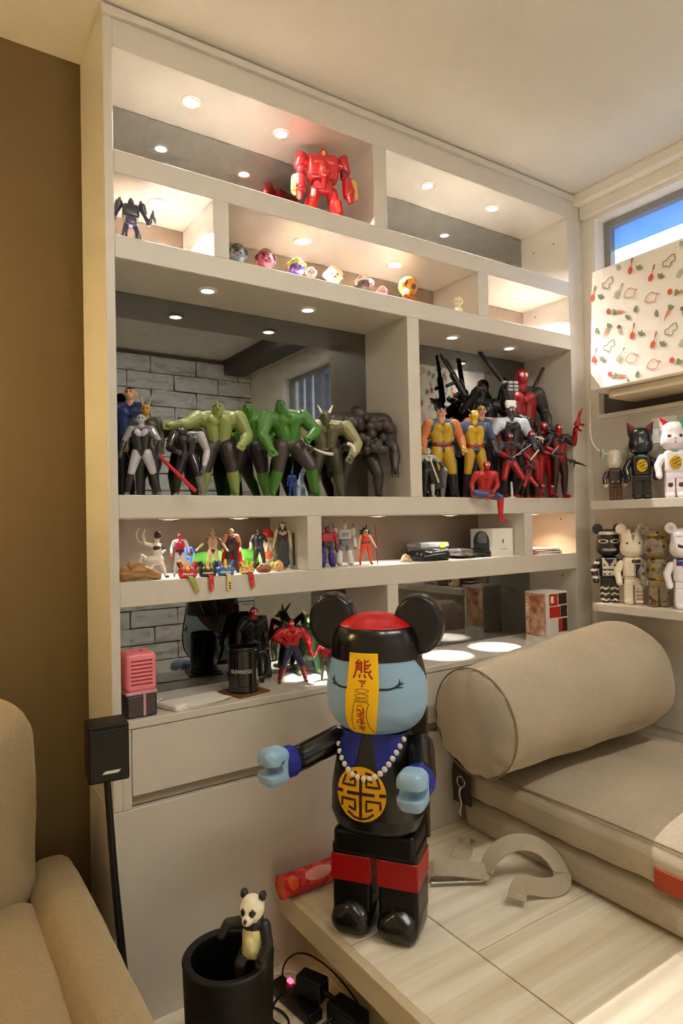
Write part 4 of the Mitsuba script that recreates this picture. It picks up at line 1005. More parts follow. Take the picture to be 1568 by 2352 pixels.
figure('figure with white flat-top hair, dark visor and white jacket over black', (1.296, .046, zC), .314, -22, {**PZ_, 'elL': (-.2, .01, .67)}, dict(head=(70, 60, 64), jaw=(190, 130, 100), torso=(26, 26, 36), trap=(214, 224, 240), pecs=(30, 30, 40), uarm=(206, 218, 236), farm=(30, 36, 60), hand=(30, 28, 30), legs=(26, 24, 30)), eyes=(200, 200, 210), bulk=1.25, group=GC2,
       extra_bones=[((-.034, -.012, .982), (.034, -.012, .982), .030, .030, (250, 250, 252)), ((-.044, -.008, 1.022), (.044, -.008, 1.022), .022, .022, (250, 250, 252)), ((-.03, .01, 1.01), (.03, .01, 1.01), .03, .03, (250, 250, 252))])
gk = figure('big black armoured gunner with raised gun barrels towering in the back', (1.284, .164, zC), .412, -20, dict(elL=(-.2, -.06, .74), wrL=(-.16, -.16, .84), elR=(.2, -.06, .76), wrR=(.14, -.14, .88)), dict(head=(20, 18, 20), torso=(18, 16, 18), legs=(16, 15, 16), hand=(24, 22, 24)), eyes=(60, 10, 10), bulk=1.3, chest=1.1, legs=1.05, group=GC2, matl='mat_paint_gloss',
            parts=[('rifle', gun((-.20, -.10, .86), (-.38, -.05, 1.20), .026), 'mat_gun', 'black rifle pointing up'), ('gun_barrel', cat([blade((.18 + .014 * math.cos(q), -.08 + .014 * math.sin(q), .96), (-.02 + .014 * math.cos(q), -.03 + .014 * math.sin(q), 1.24), .007) for q in np.linspace(0, 5.2, 6)]), 'mat_gun', 'rotary barrels'),
                   ('ammo_drum', cat([rbox(.13 + .05 * i, .17 + .05 * i, -.14, -.09, .90 + .03 * j, .925 + .03 * j, .005, _S) for i in range(3) for j in range(3)]), 'mat_steel', 'silver ammunition block')])
R1_, R2_, R3_ = (150, 16, 24), (30, 20, 22), (178, 24, 30)
def redman(label, x, y, h, rz, pose, parts=(), **kw):
    c = dict(head=R1_, torso=(132, 14, 22), pecs=R2_, trap=R2_, belly=(126, 14, 20), uarm=R2_, farm=R1_, hand=R2_, hips=R1_, belt=(60, 44, 30), thigh=R1_, shin=R2_, foot=R1_); c.update(kw.pop('col', {}))
    return figure(label, (x, y, zC), h, rz, pose, c, eyes=(236, 232, 226), face=False, group=GC2, parts=parts, spots=[((s * .022, -.05, (pose or {}).get('head', (0, 0, .925))[2] + .012), .0, R2_) for s in (-1, 1)], **kw)
redman('tallest red suited swordsman with two sword hilts on his back', 1.436, .116, .470, -22, dict(elL=(-.16, -.02, .66), wrL=(-.10, -.13, .60), elR=(.18, .0, .66), wrR=(.16, -.10, .54), shR=(.125, 0, .80)), [('sword_hilt', blade((.10, .07, .80), (.23, .09, 1.02), .012), 'mat_leather', 'brown sword hilt'), ('sword_hilt', blade((.08, .07, .60), (.15, .06, .5), .012), 'mat_leather', None), ('pouch', cat([rbox(-.06 + .04 * i, -.03 + .04 * i, -.085, -.06, .54, .58, .006, _S) for i in range(4)]), 'mat_leather', 'brown belt pouches')], col=dict(pecs=(150, 18, 24), trap=(26, 26, 24), thigh=(60, 12, 16), farm=(24, 24, 22)), bulk=1.25)
redman('red suited gunman raising a red pistol at the right end', 1.496, .012, .262, -15, dict(elR=(.20, -.05, .72), wrR=(.17, -.12, .86), elL=(-.2, 0, .66), wrL=(-.17, -.13, .60)), [('pistol', gun((.16, -.15, .88), (.25, -.16, 1.16), .026), 'mat_toy_red', 'red and black pistol'), ('holster_gun', gun((.12, -.05, .50), (.34, -.10, .42), .016), 'mat_gun', 'black gun at the hip')], col=dict(thigh=(52, 14, 18), shin=(40, 18, 18)), bulk=1.2)
redman('slim red figure with long plain red legs in the right niche', 1.474, .056, .274, -20, dict(elL=(-.17, -.03, .68), wrL=(-.10, -.14, .72), elR=(.15, -.02, .66), wrR=(.05, -.14, .66)), [('pistol', gun((-.10, -.16, .74), (-.26, -.22, .76), .014), 'mat_bone', 'pale pistol')], col=dict(thigh=R3_, shin=R3_, farm=R3_, torso=R3_), bulk=.95)
redman('red and black masked figure holding short blades, left of the slim red one', 1.352, .010, .228, -22, dict(elL=(-.2, -.02, .68), wrL=(-.2, -.14, .66), elR=(.19, -.02, .66), wrR=(.22, -.14, .62)), [('blade', blade((-.2, -.18, .66), (-.34, -.24, .60), .008), 'mat_steel', 'steel blade'), ('blade', blade((.22, -.18, .62), (.32, -.2, .74), .008), 'mat_steel', None)], bulk=1.15)
redman('dark red masked figure crouching with crossed blades behind the white peg', 1.250, .012, .215, -22, dict(elL=(-.2, -.04, .68), wrL=(-.12, -.16, .60), elR=(.22, -.04, .66), wrR=(.24, -.15, .56), knL=(-.15, -.1, .29), knR=(.15, -.1, .29)), [('blade', blade((-.1, -.2, .56), (.22, -.24, .78), .008), 'mat_steel', 'thin steel blade'), ('hilt', blade((.24, -.19, .56), (.36, -.2, .70), .012), 'mat_bone', 'pale hilt')], col=dict(head=(110, 20, 24), torso=(84, 18, 20)), bulk=1.2)
redman('small red figure in front, crouching beside the white peg', 1.312, -.008, .126, -25, dict(elL=(-.22, -.05, .66), wrL=(-.2, -.17, .62), elR=(.22, -.05, .66), wrR=(.16, -.17, .58), knL=(-.17, -.12, .3), knR=(.17, -.12, .3), anL=(-.2, 0, .055), anR=(.2, 0, .055)), col=dict(thigh=R3_, head=R3_), bulk=1.25, fine=.024)
redman('tiny red big-headed figure on the shelf edge, right of the white peg', 1.405, .012, .050, -25, dict(head=(0, -.02, .80)), headr=3.2, fine=.04)
redman('tiny red big-headed figure beside the boot of the gunman', 1.452, .010, .046, -25, dict(head=(0, -.02, .80)), headr=3.4, fine=.04)
# seated figure on the edge
SB, SR = (62, 72, 120), (176, 34, 30)
figure('red and blue suited figure sitting on the shelf edge with one leg hanging down', (1.112, -.006, 1.249), .232, -24, dict(hang=(0, 0, 0), head=(0, -.09, .95), neck=(0, -.05, .885), chest=(0, -.03, .80), waist=(0, .0, .68), hips=(0, .02, .585), shL=(-.125, -.04, .84), shR=(.125, -.04, .84), elL=(-.20, -.03, .71), wrL=(-.21, -.10, .60), elR=(.19, .01, .70), wrR=(.09, -.11, .62),
       hiL=(-.06, .02, .575), hiR=(.06, .02, .575), knL=(-.19, -.15, .585), anL=(-.04, -.20, .560), ftL=(.02, -.23, .545), knR=(.16, -.15, .52), anR=(.15, -.155, .26), ftR=(.21, -.21, .225)),
       dict(head=SR, torso=SR, belly=SR, uarm=SR, farm=(166, 40, 34), hand=(190, 60, 50), hips=SB, thigh=SB, shin=SB, shinR=SR, foot=SR, chest=SR), eyes=(228, 224, 220), face=False, bulk=1.05, group=GC2, name='seated_figure')
pk = thing('display_stand', 'white display peg stand between the red figures', 'stand', None)
part(pk, 'post', xf(hull([((0, 0, .006), .0045), ((-.002, 0, .050), .0035)]), (1.262, .018, zC)), 'mat_white')
part(pk, 'foot', xf(lathe([[0, 0], [.016, 0], [.016, .002], [.006, .004], [0, .004]], 24), (1.262, .018, zC)), 'mat_white', label='round foot')
# ------------------------------------------------------------------ narrow left niche
mat('mat_log', mikit.proc(lambda p, n, uv: mikit.mix(mcol(92, 60, 28), mcol(196, 150, 90), mikit.fbm(p.x * 60, p.y * 90, p.z * 160, 3))), 0.55)
m = tm(hull([((-.036, 0, .016), .014), ((.0, .004, .022), .018), ((.04, 0, .010), .009), ((-.03, 0, .03), .008)]).refine_to_length(.004)); v = np.array(m.vertices)
v += (meshkit.fbm(v * 70, 3, 4) - .5)[:, None] * .012 * m.vertex_normals; v[:, 2] = np.maximum(v[:, 2], 0); m.vertices = v
lg = thing('wood_carving', 'brown carved driftwood piece at the left end of the narrow niche', 'carving')
part(lg, 'wood', xf(m, (.051, .024, zD)), 'mat_log', True)
part(lg, 'carved_head', xf(hull([((-.022, -.004, .036), .008), ((-.018, -.006, .030), .007)]), (.051, .024, zD)), 'mat_log', True)
# rider on a white horse body
W, WB = (226, 220, 206), (60, 26, 24)
B = [((-.10, 0, .34), (.06, 0, .36), .10, .11, W), ((-.10, 0, .34), (-.16, 0, .18), .06, .05, W), ((-.16, 0, .18), (-.13, 0, .02), .04, .03, W), ((.09, 0, .34), (.16, 0, .18), .06, .045, W), ((.16, 0, .18), (.20, -.02, .02), .04, .028, W), ((.20, -.02, .02), (.24, -.05, .02), .028, .024, (50, 40, 40)),
     ((-.14, 0, .36), (-.26, 0, .46), .05, .035, W), ((-.26, 0, .46), (-.30, 0, .30), .03, .02, W), ((-.06, 0, .36), (-.10, -.06, .05), .05, .03, W),
     ((.05, 0, .44), (.03, 0, .62), .08, .10, W), ((.03, -.02, .60), (.03, -.02, .56), .09, .07, WB), ((.03, 0, .70), (.04, 0, .82), .05, .05, (210, 190, 170)), ((.05, -.01, .86), (.05, -.01, .88), .075, .07, WB),
     ((-.05, 0, .66), (-.20, -.04, .70), .04, .032, W), ((-.20, -.04, .70), (-.24, -.06, .88), .032, .026, W), ((-.24, -.06, .88), (-.20, -.06, .98), .03, .02, (214, 200, 180)), ((.11, 0, .66), (.19, -.02, .56), .04, .03, (50, 30, 30)), ((.19, -.02, .56), (.12, -.10, .50), .03, .028, W)]
m, vc = skin(B, .022, 6)
rk = thing('horse_rider_figure', 'white half-horse archer figure with a dark brown helmet', 'figurine', GD1)
part(rk, 'body', xf(m, (.100, .068, zD - np.array(m.vertices)[:, 2].min() * .115), -15, .115), 'mat_paint', True, vc)
part(rk, 'bow', xf(tube(spline([(-.30, -.08, 1.02), (-.36, -.1, .92), (-.34, -.1, .80), (-.27, -.08, .72)], 20), .012), (.100, .068, zD), -15, .115), 'mat_bone', True)
# lime plush
lk = thing('plush_toy', 'lime green plush lying along the back of the narrow niche', 'plush toy')
mat('mat_lime', (92, 168, 52), 0.8)
part(lk, 'body', xf(smoothed(union([hull([((-.095, .0, .020), .020), ((-.05, 0, .026), .026), ((.06, 0, .028), .028)]), hull([((.06, 0, .034), .026), ((.10, 0, .03), .022)]), hull([((.09, 0, .04), .012), ((.10, 0, .062), .005)]), hull([((.06, 0, .05), .012), ((.055, 0, .066), .005)])]), .006, 6), (.295, .165, zD)), 'mat_lime', True)
part(lk, 'tag', xf(hull([((.03, -.035, .008), .004), ((.035, -.032, .05), .003), ((.06, -.03, .03), .003)]), (.295, .165, zD)), 'mat_white', True, label='white tag')
A1 = dict(elL=(-.19, .0, .66), wrL=(-.20, -.08, .54), elR=(.19, 0, .66), wrR=(.19, -.08, .54), knL=(-.10, -.02, .285), anL=(-.13, .01, .055), knR=(.10, -.02, .285), anR=(.13, .01, .055))
figure('small red and white suited figure in the narrow niche', (.163, .078, zD), .104, -15, A1, dict(head=(206, 40, 50), torso=(196, 24, 60), trap=(232, 226, 226), uarm=(236, 230, 228), farm=(230, 224, 222), belly=(60, 16, 30), hips=(70, 30, 44), thigh=(210, 206, 214), shin=(190, 190, 200)), group=GD1, fine=.026, face=False)
figure('small blue figure behind the red and white one', (.196, .115, zD), .082, -15, A1, dict(head=(60, 96, 180), torso=(70, 110, 190), legs=(90, 130, 200), hand=(70, 110, 190)), group=GD1, fine=.03, face=False)
figure('small bronze armoured figure with arms spread', (.252, .09, zD), .108, -20, dict(elL=(-.22, -.02, .70), wrL=(-.33, -.06, .60), elR=(.22, -.02, .70), wrR=(.30, -.06, .58), knL=(-.10, -.04, .285), anL=(-.13, .01, .055), knR=(.10, -.02, .285), anR=(.13, .01, .055)), dict(head=(180, 150, 110), torso=(196, 164, 130), belly=(190, 160, 130), uarm=(120, 80, 50), farm=(190, 170, 140), hand=(220, 210, 190), hips=(50, 24, 18), thigh=(200, 170, 130), shin=(60, 30, 24)), group=GD1, fine=.026, extra_bones=[((0, 0, .97), (0, .01, 1.06), .018, .005, (200, 170, 120))])
figure('small blond figure with a long red cape', (.302, .09, zD), .114, -20, A1, dict(head=SK, torso=(50, 44, 46), trap=(206, 60, 50), uarm=(200, 140, 110), farm=(70, 40, 40), legs=(36, 30, 34), hips=(40, 34, 36)), hair=(206, 176, 110), group=GD1, fine=.026, bulk=1.3,
       parts=[('cape', cape([(-.15, .05, .83), (.15, .05, .83)], [(-.24, .10, .12), (.30, .10, .06)], .03), 'mat_red_cloth', 'red cape')])
figure('small figure in a black suit with a star-like chest mark', (.377, .085, zD), .112, -20, A1, dict(head=(70, 66, 66), torso=(34, 36, 44), uarm=(40, 40, 46), farm=(200, 150, 120), hand=(150, 50, 44), legs=(36, 44, 40), foot=(24, 22, 22)), group=GD1, fine=.026, spots=[((0, -.085, .77), .028, (226, 226, 226))])
dm, dc = skin([((0, 0, .24), (0, 0, .34), .25, .24, (236, 226, 190)), ((0, 0, .34), (0, 0, .66), .22, .18, (236, 226, 190)), ((0, 0, .66), (0, 0, .78), .18, .16, (236, 226, 190)), ((0, 0, .84), (0, 0, .92), .165, .12, (206, 36, 26))], .03, 6, [((0, -.24, .36), .12, (220, 110, 60)), ((-.06, -.17, .70), .022, (30, 24, 22)), ((.06, -.17, .70), .022, (30, 24, 22))])
dk = thing('roly_poly_doll', 'cream round-bottomed doll with a red cap in the narrow niche', 'doll')
part(dk, 'body', xf(dm, (.428, .135, zD - np.array(dm.vertices)[:, 2].min() * .106), -25, .106), 'mat_paint_gloss', True, dc)
# lion dance heads with hanging tags
mat('mat_tag_red', (196, 40, 48), 0.6); mat('mat_tag_cream', (214, 196, 130), 0.6); mat('mat_ink', (24, 20, 20), 0.6); mat('mat_tag_green', (150, 170, 70), 0.6)
def lion(label, x, y, c, tagm, dx, sz=.040, acc=(240, 200, 80)):
    d2 = tuple(int(q * .55) for q in c)
    B = [((-.2, 0, .28), (.2, 0, .28), .26, .26, c), ((-.3, -.16, .14), (.3, -.16, .14), .11, .11, c), ((-.28, -.2, .30), (.28, -.2, .30), .05, .05, d2), ((0, -.24, .44), (0, -.2, .52), .10, .07, acc), ((-.22, -.20, .50), (-.34, -.1, .74), .10, .07, c), ((.22, -.20, .50), (.34, -.1, .74), .10, .07, c), ((-.36, 0, .56), (-.46, 0, .72), .09, .05, d2), ((.36, 0, .56), (.46, 0, .72), .09, .05, d2), ((0, .05, .62), (0, .05, .80), .10, .05, acc)]
    sp = [((s * .18, -.27, .46), .075, (245, 240, 230)) for s in (-1, 1)] + [((s * .18, -.30, .46), .035, (16, 14, 14)) for s in (-1, 1)] + [((x_, -.26, .22), .045, (245, 236, 220)) for x_ in (-.2, -.1, .0, .1, .2)]
    m, vc = skin(B, .035, 4, sp)
    k = thing('lion_dance_head', label, 'ornament', 'small lion dance heads on the shelf edge')
    part(k, 'head', xf(m, (x, y, zD - np.array(m.vertices)[:, 2].min() * sz), -20, sz * 1.0), 'mat_paint_gloss', True, vc)
    yf = -.0065
    tg = part(k, 'tag', strap(spline([(x - .002, y - .012, zD + .006), (x, -.003, zD + .004), (x + dx * .4, yf, zD - .008), (x + dx, yf, zD - .032)], 16), (1, 0, 0), .011, .0012), tagm, 40, label='hanging paper tag')
    for i in range(3):
        part(tg, 'mark', cbox(x + dx * (.5 + .2 * i) - .0022, x + dx * (.5 + .2 * i) + .0022, yf - .0014, yf - .0005, zD - .017 - .006 * i - .0015, zD - .017 - .006 * i + .0015, .0003), 'mat_ink' if 'cream' in tagm else 'mat_gold')
lion('red lion dance head, leftmost of the four, with a yellow-green tag', .158, .014, (206, 36, 56), 'mat_tag_green', .016, .050)
lion('black lion dance head with a red tag', .207, .014, (26, 22, 24), 'mat_tag_red', .003, .048)
lion('blue lion dance head with a cream tag', .252, .014, (40, 110, 180), 'mat_tag_cream', .002, .048)
lion('yellow lion dance head, rightmost of the four, with a red tag', .308, .014, (224, 180, 60), 'mat_tag_red', .008, .040)
bk = thing('clay_mask', 'small brown clay face ornament beside the yellow lion head', 'ornament')
m, vc = skin([((-.3, 0, .25), (.3, 0, .25), .28, .28, (140, 84, 48)), ((-.2, -.05, .5), (.2, -.05, .5), .16, .16, (190, 160, 100)), ((0, -.25, .32), (0, -.28, .26), .06, .08, (150, 90, 52))], .04, 5, [((s * .18, -.22, .50), .06, (40, 30, 24)) for s in (-1, 1)] + [((q, -.27, .16), .05, (60, 24, 18)) for q in (-.16, -.08, 0, .08, .16)])
part(bk, 'body', xf(m, (.362, .030, zD - np.array(m.vertices)[:, 2].min() * .034), -20, .034), 'mat_paint', True, vc)
bb = thing('baby_doll_head', 'tiny tan baby head ornament with a green side, right of the clay face', 'ornament')
m, vc = skin([((0, 0, .4), (0, 0, .45), .4, .38, (216, 160, 96)), ((-.35, .05, .45), (-.4, .05, .55), .26, .22, (176, 190, 70)), ((0, .02, .78), (.05, 0, .86), .14, .08, (80, 50, 36)), ((0, -.4, .36), (0, -.43, .33), .05, .06, (216, 150, 90))], .05, 5, [((s * .15, -.38, .46), .055, (40, 26, 22)) for s in (-1, 1)] + [((0, -.38, .22), .06, (170, 60, 50))])
part(bb, 'body', xf(m, (.407, .036, zD - np.array(m.vertices)[:, 2].min() * .034), -25, .034), 'mat_paint', True, vc)
figure('long haired woman figure in a dark open robe with a sword at her side', (.440, .072, zD), .128, -20, dict(elL=(-.16, 0, .66), wrL=(-.20, -.04, .52)), dict(head=(226, 196, 170), neck=(214, 180, 150), torso=(44, 36, 34), pecs=(200, 170, 140), belly=(60, 56, 56), uarm=(214, 196, 170), farm=(220, 206, 180), legs=(50, 60, 62), foot=(226, 216, 196)), hair=(30, 22, 20), group=GD1, fine=.026, bulk=.85,
       parts=[('hair', union([hull([((s * .045, .01, .95), .022), ((s * .055, .0, .70), .014)]) for s in (-1, 1)] + [hull([((0, .035, .93), .045), ((0, .06, .62), .05)])]), 'mat_hair_dark', 'long dark hair'), ('robe', smoothed(hull([((0, 0, .50), .085), ((-.10, 0, .14), .05), ((.10, 0, .14), .05), ((0, .06, .12), .06)]), .03, 3), 'mat_robe', 'dark grey robe'), ('sword', blade((.22, .02, .74), (.24, .04, .10), .018), 'mat_gun', 'black scabbard')])
mat('mat_robe', (52, 60, 62), 0.7)
# ------------------------------------------------------------------ black bag niche
spk = [((s, -.2, .5), .05) for s in (-1, 1)]
sh = shell_hair((0, 0, .84), .085, [((-1.0, 0, .5), .11), ((-.9, 0, 0), .09), ((-.3, 0, 1), .12), ((.2, .1, 1), .16), ((1, 0, .45), .09), ((.95, -.1, .0), .10), ((-.7, -.3, .9), .09), ((.6, .2, .9), .06)])
figure('small orange suited figure with spiky black hair holding a tall red pole', (.713, .080, zD), .108, -22, dict(head=(0, -.01, .84), neck=(0, .0, .76), elL=(-.17, 0, .62), wrL=(-.19, -.06, .50), elR=(.18, -.02, .62), wrR=(.24, -.08, .50), knL=(-.11, -.02, .285), anL=(-.15, .01, .055), knR=(.11, -.02, .285), anR=(.15, .01, .055), chest=(0, 0, .70), shL=(-.12, 0, .74), shR=(.12, 0, .74)), dict(head=(236, 180, 140), torso=(226, 70, 30), uarm=(236, 180, 140), farm=(236, 180, 140), belt=(30, 40, 90), legs=(226, 66, 30), foot=(30, 30, 60), hand=(240, 190, 150)), headr=1.5, fine=.026,
       parts=[('hair', sh, 'mat_hair_dark', 'spiky black hair'), ('pole', blade((.30, -.10, .02), (.26, -.08, 1.0), .012), 'mat_toy_red', 'red pole')])
mat('mat_shell', mikit.proc(lambda p, n, uv: mikit.mix(mcol(120, 88, 50), mcol(236, 214, 170), mikit.fbm(p.x * 120, p.y * 120, p.z * 120, 3))), 0.5)
m = tm(union([hull([((0, 0, .009), .009), ((.012, .004, .010), .008)]), hull([((-.012, 0, .006), .006), ((-.004, 0, .02), .004)]), hull([((.008, -.004, .014), .006), ((.0, -.003, .022), .004)]), hull([((.02, 0, .005), .005), ((.012, -.006, .006), .005)])]).refine_to_length(.003))
v = np.array(m.vertices); v += (meshkit.noise(v * 260) - .5)[:, None] * .003 * m.vertex_normals; v[:, 2] = np.maximum(v[:, 2], 0); m.vertices = v
single('shell_ornament', 'small cream and brown shell ornament left of the black bag', 'ornament', xf(m, (.842, .060, zD)), 'mat_shell', True)
mat('mat_bag', (12, 12, 13), 0.32)
def crumple(x0, x1, y0, y1, z0, z1, r, amp, seed, fr=22):
    m = tm(rbox(x0, x1, y0, y1, z0, z1, r).refine_to_length(.005)); v = np.array(m.vertices)
    nz = meshkit.fbm(v * fr, 4, seed) - .5
    v += (np.abs(nz) * -2 + .3)[:, None] * amp * m.vertex_normals
    v[:, 2] = np.maximum(v[:, 2], z0); m.vertices = v
    return m
kb = thing('black_bag', 'crumpled glossy black bag on the niche floor in front of the clear box', 'bag')
part(kb, 'body', crumple(.890, 1.000, .035, .125, zD, zD + .030, .013, .014, 8), 'mat_bag', True)
part(kb, 'zip', tube(spline([(.895, .034, zD + .016), (.94, .031, zD + .020), (.99, .036, zD + .022)], 20), .0014), 'mat_steel', True)
mat('mat_clear', {'type': 'rgb', 'value': [.85, .86, .88]}, 0.12, spec_trans=0.55); mat('mat_sticker', (226, 214, 60), 0.5)
kc = thing('clear_box', 'clear plastic box with a yellow sticker behind the black bag', 'box')
part(kc, 'base', cbox(.965, 1.085, .135, .20, zD, zD + .034, .003), 'mat_clear')
part(kc, 'lid', cbox(.962, 1.088, .132, .203, zD + .0345, zD + .052, .004), 'mat_clear', label='clear lid')
part(kc, 'sticker', cbox(1.045, 1.068, .1300, .1317, zD + .034, zD + .050, .0003), 'mat_sticker', label='yellow sticker')
kf = thing('foil_pouch', 'dark shiny pouch pile right of the black bag', 'pouch')
part(kf, 'body', crumple(1.075, 1.200, .055, .15, zD, zD + .026, .011, .013, 21), 'mat_gloss_black', True)
part(kf, 'flap', crumple(1.055, 1.115, .05, .12, zD + .008, zD + .028, .008, .010, 33), 'mat_chrome_dark', True, label='silvery crumpled flap')
mat('mat_chrome_dark', (130, 124, 124), 0.3, metallic=.7)
mat('mat_carton', (226, 222, 212), 0.55); mat('mat_print_dark', (58, 62, 64), 0.5); mat('mat_print_mid', (120, 126, 126), 0.5); mat('mat_print_red', (180, 40, 30), 0.5)
kw = thing('white_carton', 'white carton with a grey domed picture standing in the black bag niche', 'box')
bx0, bx1, by0, by1, bh = 1.195, 1.292, .045, .145, .092
part(kw, 'box', cbox(bx0, bx1, by0, by1, zD, zD + bh, .001), 'mat_carton')
side = affinity.translate(Point(0, 0).buffer(.036, 24).union(sbox(-.036, -.034, .036, 0)), 0, .048).intersection(sbox(-.046, .004, .046, .09))
m = extrude(side, .0006); v = np.array(m.vertices); m = trimesh.Trimesh(np.stack([bx0 - v[:, 2], (by0 + by1) / 2 - v[:, 0], zD + v[:, 1]], 1), m.faces, process=False)
pk_ = part(kw, 'print', m, 'mat_print_dark', False, label='grey dome picture')
m = extrude(affinity.translate(Point(0, 0).buffer(.022, 20), .004, .058).intersection(sbox(-.03, .045, .03, .09)), .0009); v = np.array(m.vertices)
part(kw, 'print', trimesh.Trimesh(np.stack([bx0 - v[:, 2], (by0 + by1) / 2 - v[:, 0], zD + v[:, 1]], 1), m.faces, process=False), 'mat_print_mid', False)
part(kw, 'print', cbox(1.240, 1.247, by0 - .0006, by0, zD + .044, zD + .056, .0002), 'mat_print_red', False)
part(kw, 'print', cbox(1.228, 1.262, by0 - .0006, by0, zD + .024, zD + .0255, .0002), 'mat_print_mid', False)
mat('mat_paper', (236, 232, 222), 0.7)
for i, (a, b, c_, d_, lab) in enumerate([(1.10, 1.19, .006, .05, 'loose white paper left under the white carton edge'), (1.17, 1.285, .004, .04, 'white paper slip in front of the white carton')]):
    single('paper_sheet', lab, 'paper', xf(cbox(-(b - a) / 2, (b - a) / 2, -(d_ - c_) / 2, (d_ - c_) / 2, 0, .0006, .0002), ((a + b) / 2, (c_ + d_) / 2, zD + .0004 + .0007 * i), 4 - 7 * i), 'mat_paper', False)
# small lit niche: magazines
mat('mat_mag_red', (206, 70, 40), 0.3); mat('mat_mag_black', (26, 22, 22), 0.3); mat('mat_pink_lamp', (240, 150, 120), .5)
zz_ = zD
for i, (mm, th, rz, lab, dx) in enumerate([('mat_paper', .004, 5, 'white booklet at the bottom of the magazine pile', .006), ('mat_mag_black', .006, -4, 'black magazine in the pile', .0), ('mat_mag_red', .006, 3, 'orange-red magazine under the top one', -.008), ('mat_paper', .003, -7, 'white leaflet on top of the magazines', -.016)]):
    k = thing('magazine', lab, 'magazine', 'magazines in the small lit niche')
    part(k, 'cover', xf(cbox(-.070, .070, -.068, .068, 0, th, .0006), (1.438 + dx, .088, zz_), rz), mm)
    part(k, 'pages', xf(cbox(-.068, .0695, -.0688, .0665, .001, th - .001, .0003), (1.438 + dx, .088, zz_), rz), 'mat_paper')
    zz_ += th + .0003
single('white_ball', 'small white ball on the magazines', 'ball', xf(trimesh.creation.icosphere(subdivisions=3, radius=.011), (1.375, .055, zz_ + .011)), 'mat_pearl', True)
# ------------------------------------------------------------------ counter
mat('mat_pink', (236, 128, 138), 0.4); mat('mat_pink_dark', (150, 60, 70), 0.6); mat('mat_smoke', (40, 14, 22), 0.1, coat=.8); mat('mat_pinkclear', (200, 140, 156), 0.15, coat=.6)
fx0, fx1, fy0, fy1 = .014, .082, .012, .088
kf = thing('mini_fan', 'pink louvred desktop cooler on a dark base, left end of the counter', 'fan')
part(kf, 'base', rbox(fx0, fx1, fy0, fy1, zE, zE + .050, .005), 'mat_smoke', label='dark translucent water tank')
part(kf, 'band', rbox(fx0 - .0008, fx1 + .0008, fy0 - .0008, fy1 + .0008, zE + .050, zE + .058, .003), 'mat_pinkclear', label='shiny pink band')
hs = rbox(fx0, fx1, fy0, fy1, zE + .056, zE + .142, .010)
cuts = union([hullp(np.array(cbox(fx0 + .010, fx1 - .010, fy0 - .01, fy0 + .006, zE + .072 + .0085 * i, zE + .0755 + .0085 * i, .0003).to_mesh().vert_properties[:, :3])) for i in range(7)])
hk = part(kf, 'housing', hs - cuts, 'mat_pink', 40)
for i in range(7):
    part(hk, 'louvre', xf(hullp(np.array(cbox(-.023, .023, -.0025, .0025, -.0012, .0012, .0004).to_mesh().vert_properties[:, :3])), ((fx0 + fx1) / 2, fy0 + .0035, zE + .0735 + .0085 * i)), 'mat_pink_dark')
part(kf, 'switch', xf(lathe([[0, 0], [.003, 0], [.003, .0015], [0, .002]], 16), (.055, .04, zE + .142)), 'mat_pink_dark')
part(kf, 'bracket', cbox(.050, .056, fy0 - .002, fy0, zE + .004, zE + .052, .0006), 'mat_pinkclear', label='pink upright strip')
kr = thing('remote_control', 'small white remote control lying between the pink cooler and the papers', 'remote control')
part(kr, 'body', xf(rbox(-.018, .018, -.068, .068, 0, .014, .006), (.113, .072, zE), 22), 'mat_white', 40)
for i in range(3):
    part(kr, 'button', xf(cbox(-.011, .011, -.0025, .0025, .0138, .0148, .0003), (.113 - .010 * (i), .072 + .022 * i, zE), 22), 'mat_print_mid')
mp = thing('paper_sheet', 'white printed sheets lying on the counter left of the mug', 'paper')
def sheet(z, rz, cx, cy, curl):
    n = 14; u, w = np.meshgrid(np.linspace(-.072, .072, n), np.linspace(-.048, .048, n)); zz2 = curl * np.clip(u / .072, 0, 1) ** 3 * np.clip(-w / .048, 0, 1)
    V = np.stack([u.ravel(), w.ravel(), zz2.ravel()], 1); F = []
    for i in range(n - 1):
        for j in range(n - 1):
            q = i * n + j; F += [[q, q + 1, q + n + 1], [q, q + n + 1, q + n]]
    N = len(V); F = np.array(F)
    return xf(trimesh.Trimesh(np.concatenate([V + [0, 0, .0005], V]), np.concatenate([F, F[:, ::-1] + N]), process=False), (cx, cy, z), rz)
part(mp, 'sheet', sheet(zE + .0004, 10, .190, .066, .004), 'mat_paper', True)
part(mp, 'sheet', sheet(zE + .0014, 4, .195, .070, .006), 'mat_paper', True)
# mug and coaster
mat('mat_cork', (110, 70, 40), 0.6); mat('mat_letter', (206, 204, 198), 0.5)
ck = single('coaster', 'square brown coaster under the black mug', 'coaster', xf(cbox(-.047, .047, -.047, .047, 0, .0045, .001), (.322, .072, zE), 12), 'mat_cork')
MXc, MYc, MR, MZ = .322, .074, .0385, zE + .0047
mg = thing('beer_mug', 'glossy black beer mug with white lettering standing on the coaster', 'mug')
part(mg, 'body', xf(lathe([[0, 0], [.036, 0], [.0385, .003], [.0385, .011], [MR - .001, .013], [MR - .001, .016], [MR, .018], [MR, .096], [MR + .001, .098], [MR + .001, .104], [MR - .001, .106], [MR - .001, .110], [MR - .002, .1115], [MR - .004, .110], [MR - .0045, .012], [0, .010]], 64), (MXc, MYc, MZ)), 'mat_gloss_black', 30)
hd_ = spline([(MR - .002, 0, .088), (MR + .016, 0, .090), (MR + .026, 0, .075), (MR + .026, 0, .050), (MR + .018, 0, .032), (MR - .002, 0, .028)], 40)
